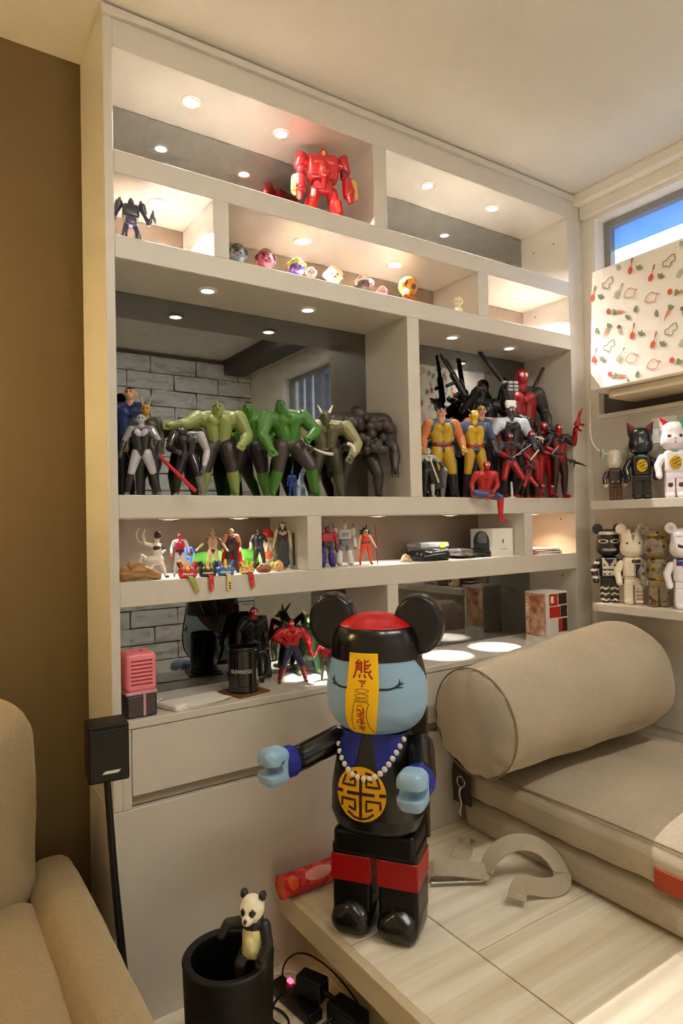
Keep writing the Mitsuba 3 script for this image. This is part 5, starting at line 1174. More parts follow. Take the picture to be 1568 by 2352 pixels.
part(mg, 'handle', xf(tube(hd_, .0058, 12), (MXc, MYc, MZ), -12), 'mat_gloss_black', True)
x = 0.0
tb = tm(meshkit.text_mesh('GUINNESS', .0085, .0007, bold=False)); tv = np.array(tb.vertices); W_ = tv[:, 0].max()
tv[:, 0] *= .056 / W_
tb = tb.subdivide() if len(tb.vertices) < 4000 else tb
tv = np.array(tb.vertices); tv[:, 0] *= .056 / tv[:, 0].max()
a0 = math.radians(-90 - 36)
ang = a0 + (tv[:, 0] - .028) / MR
part(mg, 'lettering', trimesh.Trimesh(np.stack([MXc + (MR + tv[:, 2] - .0001) * np.cos(ang), MYc + (MR + tv[:, 2] - .0001) * np.sin(ang), MZ + .050 + tv[:, 1]], 1), tb.faces, process=False), 'mat_letter', False, label='white lettering')
zC_save = zC
GE = 'figures on the counter'
figure('hooded black figure with a red and white mask behind the mug', (.390, .150, zE), .205, -20, dict(elL=(-.2, 0, .66), wrL=(-.2, -.06, .5)), dict(head=(180, 20, 36), torso=(20, 16, 18), legs=(16, 14, 15), hand=(60, 20, 20)), eyes=(240, 236, 236), group=GE, bulk=1.3, chest=1.2, matl='mat_paint_gloss', spots=[((.03, -.05, .90), .022, (240, 230, 230))], parts=[('cloak', cape([(-.17, .06, .86), (.17, .06, .86)], [(-.24, .09, .03), (.24, .09, .03)], .03), 'mat_gun', 'black cloak')])
figure('muscular red and navy suited figure standing on the counter right of the mug', (.468, .085, zE), .168, -20, dict(shL=(-.17, 0, .80), shR=(.17, 0, .80), elL=(-.27, -.02, .72), wrL=(-.16, -.12, .66), elR=(.26, 0, .64), wrR=(.28, -.08, .50), knL=(-.14, -.03, .285), anL=(-.20, .01, .055), knR=(.15, -.03, .285), anR=(.21, .01, .055)), dict(head=(186, 26, 30), torso=(176, 18, 24), uarm=(180, 22, 28), farm=(170, 20, 26), hips=(28, 34, 66), thigh=(28, 36, 70), shin=(150, 24, 40), foot=(70, 60, 30), belt=(60, 40, 40), hand=(150, 20, 24)), eyes=(236, 232, 230), bulk=1.5, chest=1.25, legs=1.15, group=GE, face=False, matl='mat_paint_gloss')
DG = (30, 62, 34)
B = [((0, 0, .30), (0, 0, .62), .13, .15, DG), ((0, -.02, .70), (0, -.10, .84), .08, .07, (60, 96, 50)), ((0, -.12, .84), (0, -.22, .80), .06, .04, (80, 110, 60)), ((-.12, 0, .66), (-.36, .02, .78), .05, .04, DG), ((.12, 0, .66), (.36, .02, .78), .05, .04, DG), ((-.36, .02, .78), (-.42, -.02, .50), .04, .03, (140, 30, 30)), ((.36, .02, .78), (.42, -.02, .50), .04, .03, (140, 30, 30)), ((-.09, 0, .28), (-.14, -.04, .05), .08, .05, DG), ((.09, 0, .28), (.14, -.04, .05), .08, .05, DG), ((-.14, -.05, .03), (-.16, -.14, .03), .03, .03, (70, 80, 40)), ((.14, -.05, .03), (.16, -.14, .03), .03, .03, (70, 80, 40)),
     ((0, .08, .3), (.26, .1, .12), .07, .03, DG), ((-.04, -.06, .90), (-.10, -.02, 1.0), .025, .008, (180, 170, 120)), ((.04, -.06, .90), (.10, -.02, 1.0), .025, .008, (180, 170, 120)), ((0, -.12, .55), (0, -.13, .40), .05, .05, (150, 40, 36))]
for i in range(10): B.append(((-.3 + .066 * i, -.02, .60 + .03 * (i % 3)), (-.3 + .066 * i, -.06, .52), .025, .012, (120, 30, 30) if i % 2 else (44, 80, 44)))
m, vc = skin(B, .02, 6, [((s * .035, -.15, .865), .016, (230, 200, 60)) for s in (-1, 1)])
gk = thing('dragon_figure', 'dark green and red horned dragon figure at the back of the counter', 'figurine', GE)
part(gk, 'body', xf(m, (.556, .15, zE - np.array(m.vertices)[:, 2].min() * .185), -20, .185), 'mat_paint', True, vc)
figure('small red figure beside the big bear head, right of the red and navy one', (.556, .060, zE), .108, -25, dict(elL=(-.2, -.02, .68), wrL=(-.26, -.1, .6)), dict(head=(150, 24, 26), torso=(150, 20, 24), legs=(60, 70, 40), hand=(60, 80, 40)), eyes=(230, 230, 220), group=GE, fine=.024, face=False)
# toy box
mat('mat_box_red', (186, 44, 34), 0.3, coat=.4); mat('mat_box_orange', mikit.proc(lambda p, n, uv: mikit.mix(mcol(150, 66, 30), mcol(224, 190, 150), mikit.smoothstep(.3, .75, mikit.fbm(p.x * 30, p.y * 30, p.z * 26, 3)))), 0.12, coat=.8); mat('mat_box_dark', (58, 40, 40), 0.3)
tb_ = thing('toy_box', 'red and orange toy box with photo panels, right end of the counter', 'box')
X0, X1, Y0, Y1, H = 1.415, 1.515, .008, .108, .172
part(tb_, 'carton', cbox(X0, X1, Y0, Y1, zE, zE + H, .001), 'mat_carton')
part(tb_, 'window', cbox(X0 - .0008, X0, Y0 + .012, Y1 - .002, zE + .02, zE + H - .006, .0002), 'mat_box_orange', False, label='shiny orange plastic window')
e = .0008
for i, (a, b, c_, d_, mm) in enumerate([(.004, .048, .125, .166, 'mat_box_red'), (.052, .096, .128, .166, 'mat_box_dark'), (.004, .060, .085, .122, 'mat_box_red'), (.062, .096, .085, .124, 'mat_box_dark'), (.050, .096, .035, .080, 'mat_box_red'), (.070, .096, .035, .080, 'mat_box_dark')]):
    part(tb_, 'photo_panel', cbox(X0 + a, X0 + b, Y0 - e * (1 + .3 * (i == 5)), Y0, zE + c_, zE + d_, .0002), mm, False)
part(tb_, 'photo_panel', cbox(X0 + .012, X0 + .026, Y0 - e * 1.5, Y0, zE + .135, zE + .158, .0002), 'mat_paper', False)
part(tb_, 'base_strip', cbox(X0 - e, X0 + .07, Y0 - e, Y0 + .06, zE + .001, zE + .012, .0002), 'mat_paper', False)
tbm = tm(meshkit.text_mesh('SON GOKU', .012, .0004)); tv = np.array(tbm.vertices)
tv[:, 0] *= .125 / tv[:, 0].max()
part(tb_, 'lettering', trimesh.Trimesh(np.stack([X0 - .0008 - tv[:, 2], Y1 - .017 + tv[:, 1], zE + .026 + tv[:, 0]], 1), tbm.faces, process=False), 'mat_paper', False, label='white lettering up the side')
# ------------------------------------------------------------------ right wall: patterned cover, wall shelves, toys
mat('mat_cover', (236, 226, 214), 0.8, spec=.2)
mat('mat_print', {'type': 'mesh_attribute', 'name': 'vertex_color'}, 0.8, spec=.2)
CX, CY0, CY1, CZ0, CZ1 = 1.515, -1.0, -.108, 1.722, 2.118
kc = thing('window_cover', 'cream cloth cover printed with carrots, spoons and leaves over the window air conditioner', 'cover')
m = tm(rbox(CX, XR + .05, CY0, CY1, CZ0, CZ1, .006).refine_to_length(.03)); v = np.array(m.vertices)
v[:, 0] += (meshkit.fbm(v * 7, 2, 2) - .5) * .004 * (v[:, 0] < XR - .05)
v[:, 1] += np.where(v[:, 1] > CY1 - .02, -.020 * (v[:, 2] - CZ0) / (CZ1 - CZ0) + .006, 0)
m.vertices = v
part(kc, 'cloth', m, 'mat_cover', 40)
part(kc, 'gap_shade_board', box(XR + .03, XR + .05, -1.0, -.048, 1.664, 1.80), 'mat_beam', label='added dark board for the shade under the appliance')  # added dark board; its colour stands in for shade in the recess
part(kc, 'appliance', cbox(CX + .02, XR + .05, CY0 + .03, CY1 - .05, CZ0 - .030, CZ0 - .001, .003), 'mat_edge', label='pale underside of the appliance')
# flat print: (y across to the right as seen from inside, z up) in metres
OR, RDp, GRN, OL, SAGE, BRN, PINK = (206, 132, 100), (204, 90, 66), (122, 136, 98), (126, 124, 98), (176, 180, 154), (140, 98, 84), (212, 146, 130)
def leafshape(w, h): return affinity.scale(Point(0, 0).buffer(1, 12), w, h)
def rot(g, a): return affinity.rotate(g, a, origin=(0, 0))
def at2(g, x, y): return affinity.translate(g, x, y)
carrot = [(Polygon([(0, -.022), (.006, .008), (.003, .012), (-.003, .012), (-.006, .008)]), OR)] + [(at2(rot(leafshape(.0035, .009), a), -.1 * a / 60 * .06, .019), GRN) for a in (-35, 0, 35)]
spoon = [(leafshape(.0075, .011), RDp), (at2(sbox(-.0013, 0, .0013, .024), 0, .010), OR), (at2(sbox(-.0022, 0, .0022, .014), 0, .024), BRN)]
spat = [(Polygon([(-.006, -.014), (.006, -.014), (.008, .004), (.002, .010), (-.002, .010), (-.008, .004)]), SAGE), (sbox(-.0012, .010, .0012, .032), SAGE), (sbox(-.002, .024, .002, .034), OL)]
sprig = [(at2(rot(leafshape(.0035, .009), a), math.sin(math.radians(-a)) * .007, math.cos(math.radians(a)) * .006), OL) for a in (-50, 0, 50)]
leaf1 = [(leafshape(.006, .0085), GRN), (at2(leafshape(.004, .005), .002, .007), OL)]
radish = [(leafshape(.0065, .0065), BRN), (at2(leafshape(.0055, .009), .003, -.015), SAGE), (at2(leafshape(.004, .006), .003, -.012), GRN)]
tomato = [(leafshape(.0075, .0085), RDp)]
cow = LineString([(-.020, .0), (-.016, .010), (-.006, .008), (0, .012), (.014, .016), (.020, .013), (.019, -.004), (.012, -.006), (.006, -.004), (.002, -.014), (-.006, -.016), (-.010, -.008), (-.018, -.006), (-.020, .0)]).buffer(.0011)
pig = LineString([(-.020, -.010), (-.016, .006), (-.006, .015), (.006, .015), (.010, .010), (.022, .009), (.016, .002), (.014, -.010), (.008, -.014), (.002, -.012), (-.004, -.015), (-.012, -.010), (-.020, -.010)]).buffer(.0011)
motif = [(carrot, -32, .060, .062), (leaf1, 10, .026, .068), (radish, 0, .106, .064), (leaf1, 60, .138, .078), ([(cow, OL)], 12, .070, .030), (spoon, -14, .150, .040), (sprig, -25, .178, .036), (spoon, -20, .012, .012), (sprig, -35, .040, .006), (spat, -38, .103, .003), ([(pig, PINK)], -8, .147, -.004), ([(pig, PINK)], -8, .012, -.026), (tomato, 0, .070, -.026), (carrot, 78, .110, -.034), (leaf1, 0, .164, -.040)]
def cover_print(dy, dz):
    for items, a, x, y in motif:
        vs, fs, cs, n = [], [], [], 0
        for g, col in items:
            g = at2(rot(g, a), x + dy, y * 1.6 + dz)
            for gg in getattr(g, 'geoms', [g]):
                V2, F2 = trimesh.creation.triangulate_polygon(gg.simplify(.0003), engine='earcut')
                ok = V2[:, 1].max() < CZ1 - CZ0 - .004 and V2[:, 1].min() > .004 and V2[:, 0].min() > .004 and V2[:, 0].max() < .62
                if not ok: continue
                P = np.stack([np.full(len(V2), CX - .0036), CY1 - .004 - V2[:, 0], CZ0 + DZ + V2[:, 1]], 1)
                vs.append(np.concatenate([P, P + [.0008, 0, 0]])); fs.append(np.concatenate([F2, F2[:, ::-1] + len(P)]) + n); n += 2 * len(P); cs.append(np.tile(lin(col), (2 * len(P), 1)))
        if vs: scene[new_key(kc + '__print')] = mikit.ply(trimesh.Trimesh(np.concatenate(vs), np.concatenate(fs), process=False), 'mat_print', smooth=False, color=np.concatenate(cs))
for j in range(-1, 3):
    for i in range(3):
        cover_print(i * .205, .085 + j * .205)
# white panel under the window, cable and socket
part_panel = thing('wall_panel', 'white wall panel behind the toy shelves', 'panel')
part(part_panel, 'board', cbox(XR - .008, XR - .0005, -1.4, -.02, 0.62, 1.640, .002), 'mat_laminate')
kcab = single('white_cable', 'white cable drooping along the wall left of the cat-eared toys', 'cable', tube(spline([(XR - .02, -.022, 1.72), (XR - .03, -.03, 1.62), (XR - .03, -.05, 1.545), (XR - .028, -.12, 1.515), (XR - .026, -.24, 1.525), (XR - .020, -.30, 1.53)], 60), .0035), 'mat_white', True)
kso = thing('wall_socket', 'white wall socket plate behind the black cat-eared toy', 'socket')
part(kso, 'plate', cbox(XR - .018, XR - .0085, -.33, -.245, 1.535, 1.62, .003), 'mat_white')
part(kso, 'rocker', cbox(XR - .021, XR - .018, -.30, -.275, 1.565, 1.590, .001), 'mat_laminate')
SX = 1.508
single('wall_shelf', 'upper white wall shelf holding the cat-eared toys', 'shelf', cbox(SX, XR - .0085, -1.35, -.100, 1.329, 1.357, .0015), 'mat_laminate')
single('wall_shelf', 'lower white wall shelf holding the four bear-shaped toys', 'shelf', cbox(SX, XR - .0085, -1.35, -.096, .993, 1.020, .0015), 'mat_laminate')

mat('mat_vinyl', {'type': 'mesh_attribute', 'name': 'vertex_color'}, 0.2, coat=.5)
def vinyl_bear(label, x, y, z0, h, rz, ear, paint, matl='mat_vinyl', arms=None, parts=(), name='bear_toy'):
    """A bear-shaped block toy; paint(P) returns colours from the point in units of its height."""
    prof = [(0, .0), (.004, .06), (.02, .10), (.05, .13), (.09, .148), (.13, .148), (.17, .140), (.21, .132), (.26, .128), (.30, .115), (.33, .085), (.345, .045), (.35, 0)]
    pz = np.array([q[0] for q in prof]); pf = PchipInterpolator(pz, [q[1] for q in prof])
    hd = lathe([[max(float(pf(z)), 0), z + .58] for z in .35 * (1 - np.cos(np.linspace(0, math.pi, 34))) / 2], 56, .88).subdivide()
    pieces = {'head': hd}
    tor = rbox(-.115, .115, -.085, .085, .30, .585, .05).refine_to_length(.010)
    pieces['torso'] = smoothed(tor, .010, 4)
    pieces['waist'] = tm(rbox(-.105, .105, -.065, .07, .235, .31, .015))
    if ear == 'round':
        for s in (-1, 1): pieces['ear' + '_' * (s > 0)] = smoothed(hull([((s * .125 + .048 * math.cos(a), .02 + .01 * q, .93 + .05 * math.sin(a)), .018) for a in np.linspace(0, 6.28, 16) for q in (-1, 1)]) - hull([((s * .125 + .03 * math.cos(a), -.03, .93 + .033 * math.sin(a)), .012) for a in np.linspace(0, 6.28, 14)]), .012, 5)
    elif ear == 'cat':
        for s in (-1, 1): pieces['ear' + '_' * (s > 0)] = smoothed(hull([((s * .155, 0, 1.0), .006), ((s * .055, .01, .91), .02), ((s * .125, .02, .83), .02)]), .014, 3)
    elif ear == 'cross':
        for s in (-1, 1): pieces['ear' + '_' * (s > 0)] = smoothed(union([hull([((s * .20 + dx - .0, .0, .86 + dz), .042), ((s * .20, .0, .86), .04)]) for dx, dz in ((0, .075), (0, -.065))] + [hull([((s * .13, 0, .85), .03), ((s * .2, 0, .86), .04)])]), .014, 5)
    am = arms or {-1: ((-.135, 0, .50), (-.185, -.02, .40), (-.165, -.06, .29)), 1: ((.135, 0, .50), (.185, -.02, .40), (.165, -.06, .29))}
    for s in (-1, 1):
        a, b, c_ = am[s]
        pieces['arm' + '_' * (s > 0)] = smoothed(union([hull([(a, .045), (b, .042)]), hull([(b, .042), (c_, .036)]), hull([(c_, .040), (np.array(c_) + [0, -.02, -.025], .034)])]), .014, 6)
        pieces['leg' + '_' * (s > 0)] = tm(union([rbox(s * .058 - .05, s * .058 + .05, -.055, .06, .02, .25, .012), hull([((s * .058 + q, y_, .035), .035) for q in (-.016, .016) for y_ in (-.075, .03)]).trim_by_plane((0, 0, 1), 0)]).refine_to_length(.010))
    k = thing(name, label, 'toy figure')
    for nm, ms in pieces.items():
        m2 = tm(ms); P = np.array(m2.vertices)
        part(k, nm.rstrip('_'), xf(m2, (x, y, z0), rz, h), matl, True, paint(P, nm.rstrip('_')))
    for nm, ms, bs, lb in parts: part(k, nm, xf(ms, (x, y, z0), rz, h), bs, 40, label=lb)
    return k
def colset(n, c): return np.tile(lin(c), (n, 1))
def disc(P, c, r): return np.linalg.norm(P - np.asarray(c), axis=1) < r
FX = 1.572
# companion with cross ears
def p_comp(P, nm):
    c = colset(len(P), {'head': (214, 206, 184), 'ear': (150, 168, 140), 'torso': (54, 40, 36), 'arm': (54, 40, 36), 'waist': (72, 40, 32), 'leg': (92, 44, 34)}[nm])
    if nm == 'arm': c[P[:, 2] < .30] = lin((222, 200, 180))
    if nm == 'head':
        for s in (-1, 1): c[disc(P, (s * .055, -.125, .74), .016)] = lin((150, 140, 120))
    if nm == 'torso':
        for s in (-1, 1): c[disc(P, (s * .05, -.085, .34), .022)] = lin((140, 130, 120))
    return c
vinyl_bear('small toy with pale green cross ears and brown coat, left end of the upper shelf', FX, -.150, 1.357, .182, -52, 'cross', p_comp)
mat('mat_goldf', (220, 180, 50), 0.3, metallic=.8); mat('mat_collar', (60, 140, 100), .4); mat('mat_dots', (26, 20, 14), .5)
coin = hull([((.058 * math.cos(a), -.105, .43 + .075 * math.sin(a)), .008) for a in np.linspace(0, 6.28, 24)])
marks = cat([blade((.03 * math.cos(a) - .02, -.116, .43 + .02 * i), (.03 * math.cos(a) + .02, -.116, .44 + .02 * i), .004) for i, a in ((-2, .3), (-1, 2.), (0, 1.1), (1, 2.6), (2, .8))])
band = lathe([[.085, .548], [.100, .548], [.104, .560], [.100, .572], [.085, .572]], 40, .8)
def p_bcat(P, nm):
    c = colset(len(P), (16, 15, 17))
    if nm == 'ear': c[(P[:, 1] < -.004)] = lin((110, 20, 26))
    if nm == 'head':
        for s in (-1, 1): c[disc(P, (s * .07, -.12, .72), .020)] = lin((70, 78, 84))
    return c
def p_wcat(P, nm):
    c = colset(len(P), (232, 224, 226))
    if nm == 'ear': c[(P[:, 1] < -.004)] = lin((200, 20, 40))
    if nm == 'head':
        for s in (-1, 1): c[disc(P, (s * .068, -.122, .75), .026)] = lin((50, 44, 40)); c[disc(P, (s * .06, -.115, .765), .010)] = lin((220, 220, 220))
        c[disc(P, (0, -.13, .71), .012)] = lin((150, 140, 130)); c[disc(P, (0, -.125, .67), .016)] = lin((220, 130, 130))
    if nm == 'leg':
        for s in (-1, 1): c[disc(P, (s * .058, -.055, .16), .030)] = lin((80, 30, 26))
    return c
vinyl_bear('glossy black cat-eared toy with a gold coin on the upper shelf', FX, -.243, 1.357, .248, -52, 'cat', p_bcat, parts=[('coin', coin, 'mat_goldf', 'gold coin'), ('coin_mark', marks, 'mat_dots', None), ('collar', band, 'mat_collar', 'green collar')])
vinyl_bear('white cat-eared toy with a gold coin on the upper shelf', FX, -.352, 1.357, .252, -52, 'cat', p_wcat, parts=[('coin', coin, 'mat_goldf', 'gold coin'), ('coin_mark', marks, 'mat_dots', None), ('collar', band, 'mat_collar', 'green collar')], arms={-1: ((-.135, 0, .50), (-.19, -.02, .40), (-.18, -.06, .29)), 1: ((.135, 0, .50), (.19, -.02, .42), (.18, -.08, .52))})
vinyl_bear('purple toy cut by the right edge of the picture on the upper shelf', FX, -.472, 1.357, .235, -50, 'round', lambda P, nm: colset(len(P), (120, 90, 170)))
single('green_ball', 'green balloon-like ball on the wall behind the white cat-eared toy', 'ball', xf(trimesh.creation.icosphere(subdivisions=3, radius=.035), (1.600, -.392, 1.578)), 'mat_collar', True)
def p_str(P, nm):
    c = colset(len(P), (22, 20, 20)); Wc = lin((224, 216, 206))
    if nm == 'leg': c[(np.abs((P[:, 2] * 14 + .12 * np.sin(P[:, 0] * 90)) % 1 - .5) < .17) & (P[:, 2] > .02) & (P[:, 2] < .2)] = Wc
    if nm == 'arm': c[np.abs((P[:, 2] * 11) % 1 - .5) < .16] = Wc
    if nm == 'torso':
        k = (np.abs(P[:, 0]) < .085) & (P[:, 1] < 0) & (P[:, 2] > .34) & (np.abs(P[:, 0]) > (P[:, 2] - .47) * .8); c[k] = Wc
        for i in range(3):
            for j in range(3): c[disc(P, (-.06 + .06 * i, -.083, .36 + .055 * j), .012)] = lin((20, 18, 18))
        c[(np.abs(P[:, 2] - .415) < .008)] = lin((30, 28, 28))
    if nm == 'head':
        f = P[:, 1] < -.02
        for s in (-1, 1):
            e = ((P[:, 0] - s * .07) / .058) ** 2 + ((P[:, 2] - .775) / .026) ** 2
            c[f & (e < 1.0)] = Wc; c[f & (e < .42)] = lin((24, 20, 20))
        sm = (np.abs(P[:, 0]) < .085) & (np.abs(P[:, 2] - .665 - 1.2 * P[:, 0] ** 2) < .017) & f; c[sm] = lin((160, 150, 146))
        c[(P[:, 2] > .86) & (P[:, 2] < .90)] = Wc
        for i in range(8):
            a = i / 8 * 6.28; c[disc(P, (.127 * math.cos(a), .115 * math.sin(a), .88), .012)] = lin((20, 18, 18))
    return c
vinyl_bear('black and white striped bear-shaped toy with a grin, leftmost on the lower shelf', FX, -.118, 1.020, .262, -50, 'round', p_str)
def p_crm(P, nm):
    c = colset(len(P), (236, 224, 200))
    if nm == 'head':
        f = P[:, 1] < 0
        c[f & (np.abs(P[:, 0]) < .020 * np.clip((P[:, 2] - .76) / .1, 0, 1.3)) & (P[:, 2] > .77)] = lin((120, 96, 74))
        for s in (-1, 1): c[disc(P, (s * .075, -.118, .76), .020)] = lin((60, 34, 24))
    if nm == 'torso':
        f = P[:, 1] < -.03
        c[f & (P[:, 0] > .02) & (P[:, 0] < .075) & (P[:, 2] < .50) & (P[:, 2] > .33)] = lin((40, 34, 36))
        c[f & (np.abs(P[:, 0] - .03) < .05) & (P[:, 2] > .51) & (P[:, 2] < .555)] = lin((30, 28, 34))
        c[f & (np.abs(P[:, 0] - .01 - .0) < .005)] = lin((110, 96, 84))
        c[f & (np.abs(P[:, 2] - .345) < .005) & (P[:, 0] < .02)] = lin((110, 96, 84))
    if nm == 'leg': c[(P[:, 0] > .02) & (np.abs((P[:, 2] * 22) % 1 - .5) < .25) & (P[:, 1] < 0) & (P[:, 2] < .2)] = lin((180, 140, 124))
    return c
vinyl_bear('cream bear-shaped toy with a striped forehead and dark tie on the lower shelf', FX, -.205, 1.020, .262, -52, 'round', p_crm)
def p_gld(P, nm):
    n = meshkit.noise(P * 26, 3); c = np.outer(1 - n, lin((120, 110, 100))) + np.outer(n, lin((190, 180, 170)))
    g = meshkit.noise(P * 18 + 4, 5)
    k = (P[:, 1] < .02) & (g > .52) & (np.abs(P[:, 0] + .0) < .11); c[k] = lin((206, 160, 30))
    c[(g > .72)] = lin((90, 60, 24))
    if nm == 'head': c[disc(P, (-.09, -.09, .68), .03)] = lin((120, 40, 36))
    return c
vinyl_bear('translucent bear-shaped toy with gold filling, third on the lower shelf', FX + .005, -.285, 1.020, .260, -52, 'round', p_gld, matl='mat_paint_clear')
def p_wsm(P, nm):
    c = colset(len(P), (228, 220, 228))
    if nm == 'head':
        f = P[:, 1] < 0
        for s in (-1, 1): c[disc(P, (s * .06, -.12, .80), .014)] = lin((40, 40, 44))
        c[f & (np.abs(P[:, 2] - .715 - 3 * P[:, 0] ** 2) < .018) & (np.abs(P[:, 0]) < .075)] = lin((60, 30, 34))
        c[f & (np.abs(P[:, 2] - .835) < .004) & (np.abs(np.abs(P[:, 0]) - .06) < .025)] = lin((90, 90, 96))
    if nm == 'torso': c[(P[:, 2] > .50) & (P[:, 1] < .0) & (np.abs(P[:, 0]) < .09)] = lin((40, 40, 110)); c[disc(P, (0, -.09, .50), .035)] = lin((190, 40, 60))
    if nm == 'ear': c[disc(P, (-.125, -.01, .93), .03)] = lin((200, 186, 196))
    return c
vinyl_bear('white bear-shaped toy with a smiling mouth and blue collar, rightmost on the lower shelf', FX, -.372, 1.020, .264, -52, 'round', p_wsm)

# ------------------------------------------------------------------ sofa
so = thing('sofa', 'beige sofa with padded arm in the bottom left corner', 'sofa')
part(so, 'backrest', pillow(-1.05, -.172, .0, .190, .50, .945, .075, (.012, .03, .01), .03, 11, .006, 8), 'mat_sofa', True, label='padded back cushion')
part(so, 'seat', pillow(-1.05, -.170, -.70, .03, .40, .562, .035, (.006, .02, .016), .03, 13, .004, 8), 'mat_sofa', True, label='seat cushion')
part(so, 'arm', pillow(-.176, -.078, -.72, .155, FL + .02, .578, .040, (.010, .02, .012), .025, 15, .004, 8), 'mat_sofa', True, label='padded arm')
part(so, 'base', rbox(-1.05, -.178, -.68, .19, FL, .40, .01), 'mat_sofa', 40)
# ------------------------------------------------------------------ satellite speaker on its stand
sk = thing('speaker', 'small black cube speaker on a slim stand at the cabinet corner', 'speaker')
SPX, SPY, SPZ = -.052, -.085, .857
def spk(m, rz=-6): return xf(m, (SPX, SPY, SPZ), rz)
part(sk, 'housing', spk(rbox(-.0385, .0385, -.028, .040, -.056, .056, .004)), 'mat_bin', 40)
part(sk, 'grille', spk(rbox(-.0355, .0355, -.031, -.027, -.052, .048, .0015)), 'mat_black', 40, label='black cloth grille')
part(sk, 'badge', spk(extrude(Polygon([(-.018, -.003), (.012, -.003), (.018, .003), (-.012, .003)]), .001).apply_transform(trimesh.transformations.rotation_matrix(math.pi / 2, [1, 0, 0])).apply_translation([.004, -.0305, -.035])), 'mat_chrome', False, label='small silver badge')
part(sk, 'stand_pole', tube([(SPX + .0, -.080, SPZ - .056), (-.040, -.080, .60), (-.024, -.080, .40), (-.012, -.080, FL + .012)], [.0065, .0075, .0085, .009], 14), 'mat_black', True, label='slim black pole')
part(sk, 'stand_foot', xf(lathe([[0, 0], [.06, 0], [.06, .006], [.03, .012], [0, .014]], 40), (-.012, -.080, FL)), 'mat_black', label='round foot')
# ------------------------------------------------------------------ panda
B = [((0, 0, .30), (0, -.02, .46), .155, .14, (216, 206, 150)), ((0, .03, .30), (0, .03, .50), .15, .13, (30, 26, 24)), ((0, -.10, .34), (0, -.11, .42), .09, .08, (222, 212, 150)), ((0, 0, .56), (0, .02, .60), .13, .12, (24, 21, 19)),
     ((0, -.03, .78), (0, -.06, .76), .155, .145, (232, 224, 196)), ((0, -.18, .71), (0, -.20, .70), .07, .055, (236, 228, 204)), ((0, -.245, .725), (0, -.25, .72), .022, .022, (30, 26, 24)),
     ((-.12, .0, .91), (-.125, .01, .93), .05, .045, (22, 19, 18)), ((.12, .0, .91), (.125, .01, .93), .05, .045, (22, 19, 18)),
     ((-.13, -.02, .58), (-.30, -.10, .58), .075, .062, (24, 21, 19)), ((-.30, -.10, .58), (-.36, -.16, .46), .062, .055, (24, 21, 19)),
     ((.14, .0, .56), (.21, -.06, .38), .08, .068, (24, 21, 19)), ((.21, -.06, .38), (.15, -.14, .25), .068, .055, (24, 21, 19)),
     ((-.09, 0, .22), (-.13, -.12, .12), .095, .085, (24, 21, 19)), ((-.13, -.12, .12), (-.13, -.16, .0), .085, .06, (24, 21, 19)), ((.09, 0, .22), (.13, -.10, .12), .095, .085, (24, 21, 19)), ((.13, -.10, .12), (.13, -.14, -.02), .085, .06, (24, 21, 19)), ((0, .14, .22), (0, .18, .22), .05, .04, (230, 222, 200))]
m, vc = skin(B, .022, 6, [((s * .07, -.185, .79), .045, (26, 22, 20)) for s in (-1, 1)] + [((s * .062, -.20, .795), .012, (90, 80, 70)) for s in (-1, 1)] + [((0, -.235, .675), .018, (90, 70, 60))])
PAN = thing('panda_figure', 'panda figure clinging to the rim of the black bin', 'figurine')
part(PAN, 'body', xf(m, (.146, -.332, .480), -50, .150), 'mat_paint', True, vc)
# ------------------------------------------------------------------ things on the floor between bin and platform
ps = thing('power_strip', 'black power strip with a glowing red switch on the floor under the platform edge', 'power strip')
part(ps, 'body', xf(rbox(-.020, .020, -.075, .075, 0, .026, .006), (.335, -.140, FL), 8), 'mat_bin', 40)
k = new_key(ps + '__switch')
scene[k] = mikit.ply(xf(rbox(-.006, .006, -.008, .008, .025, .032, .003), (.345, -.100, FL + DZ), 8), 'mat_toy_red', smooth=40, emitter=area((1.0, .05, .10), 6.0 * LG, 0.02)); labels[k] = {'label': 'glowing red switch'}
for i in range(3): part(ps, 'socket', xf(cbox(-.014, .014, -.014, .014, .0255, .0265, .0003), (.338, -.128 - .034 * i, FL), 8), 'mat_black')
ad = thing('power_adapter', 'black power adapter brick on the floor beside the platform', 'adapter')
part(ad, 'body', xf(rbox(-.024, .024, -.045, .045, 0, .045, .008), (.398, -.258, FL), 12), 'mat_bin', 40)
ad2 = thing('plug_adapter', 'black plug block standing on the power strip', 'adapter')
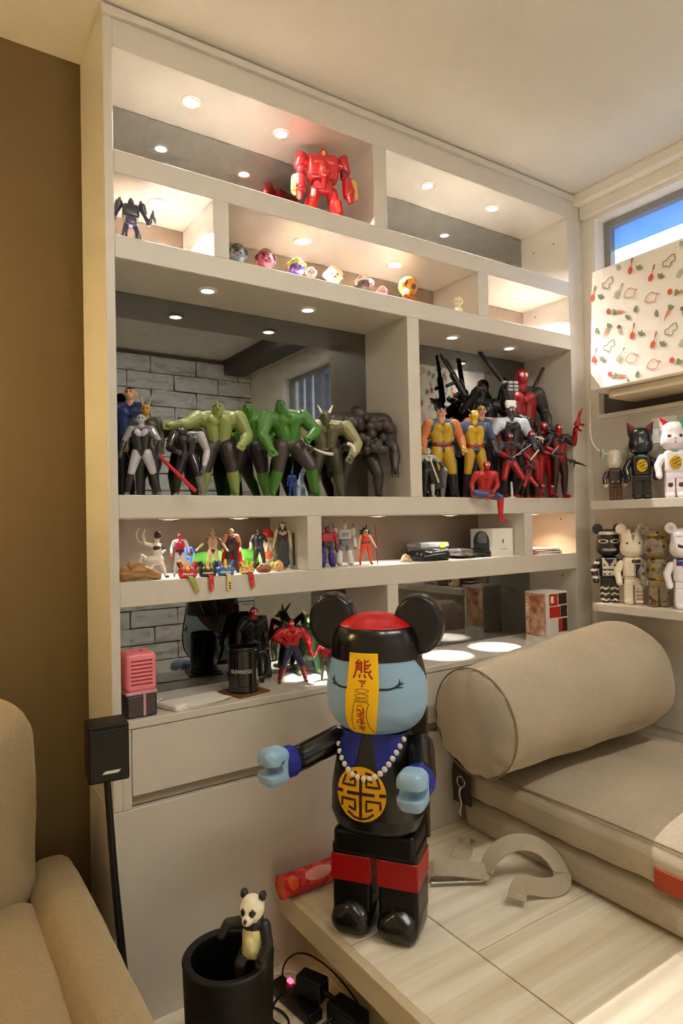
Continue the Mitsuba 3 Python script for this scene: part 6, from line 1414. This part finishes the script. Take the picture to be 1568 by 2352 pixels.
part(ad2, 'body', xf(rbox(-.020, .020, -.034, .034, 0, .046, .007), (.362, -.170, FL + .0275), 24), 'mat_bin', 40)
part(ad2, 'cord_grip', tube([(.372, -.200, FL + .05), (.384, -.222, FL + .045), (.392, -.235, FL + .040)], [.007, .005, .004], 10), 'mat_bin', True)
mat('mat_greenp', (40, 130, 50), .3, coat=.4)
gp = single('green_packet', 'shiny green packet lying on the floor beside the platform', 'packet', crumple(.345, .398, -.345, -.306, FL, FL + .036, .012, .012, 12), 'mat_greenp', True)
single('black_cable', 'thin black cable arching along the platform side to the adapter', 'cable', tube(spline([(.340, -.075, FL + .02), (.352, -.070, FL + .055), (.375, -.085, FL + .072), (.405, -.120, FL + .066), (.425, -.180, FL + .050), (.432, -.240, FL + .030), (.424, -.300, FL + .012)], 60), .0022), 'mat_black', True)
single('black_cable', 'thick black cable curling over the floor left of the adapter', 'cable', tube(spline([(.250, -.165, FL + .006), (.280, -.185, FL + .006), (.305, -.215, FL + .006), (.340, -.235, FL + .010), (.372, -.240, FL + .02)], 40), .0036), 'mat_black', True)
single('black_cable', 'crossed thin black cable in front of the power strip', 'cable', tube(spline([(.240, -.110, FL + .004), (.270, -.120, FL + .012), (.300, -.150, FL + .004), (.290, -.185, FL + .004), (.268, -.165, FL + .010), (.295, -.125, FL + .02), (.315, -.115, FL + .02)], 50), .0026), 'mat_black', True)
single('white_cable', 'white cable loop on the floor at the foot of the cabinet', 'cable', tube(spline([(.310, -.040, FL + .004), (.340, -.030, FL + .006), (.370, -.038, FL + .006), (.385, -.060, FL + .006)], 30), .0034), 'mat_white', True)
for i, z_ in enumerate((0, 1, 2)):
    single('white_cable', 'white cable on the floor between the sofa and the bin, %s of three' % ('nearest', 'middle', 'farthest')[i], 'cable', tube(spline([(-.03, -.20 + .022 * i, FL + .004), (.01, -.18 + .022 * i, FL + .005), (.05, -.185 + .03 * i, FL + .005), (.09, -.17 + .02 * i, FL + .004)], 30), .0034), 'mat_white', True)
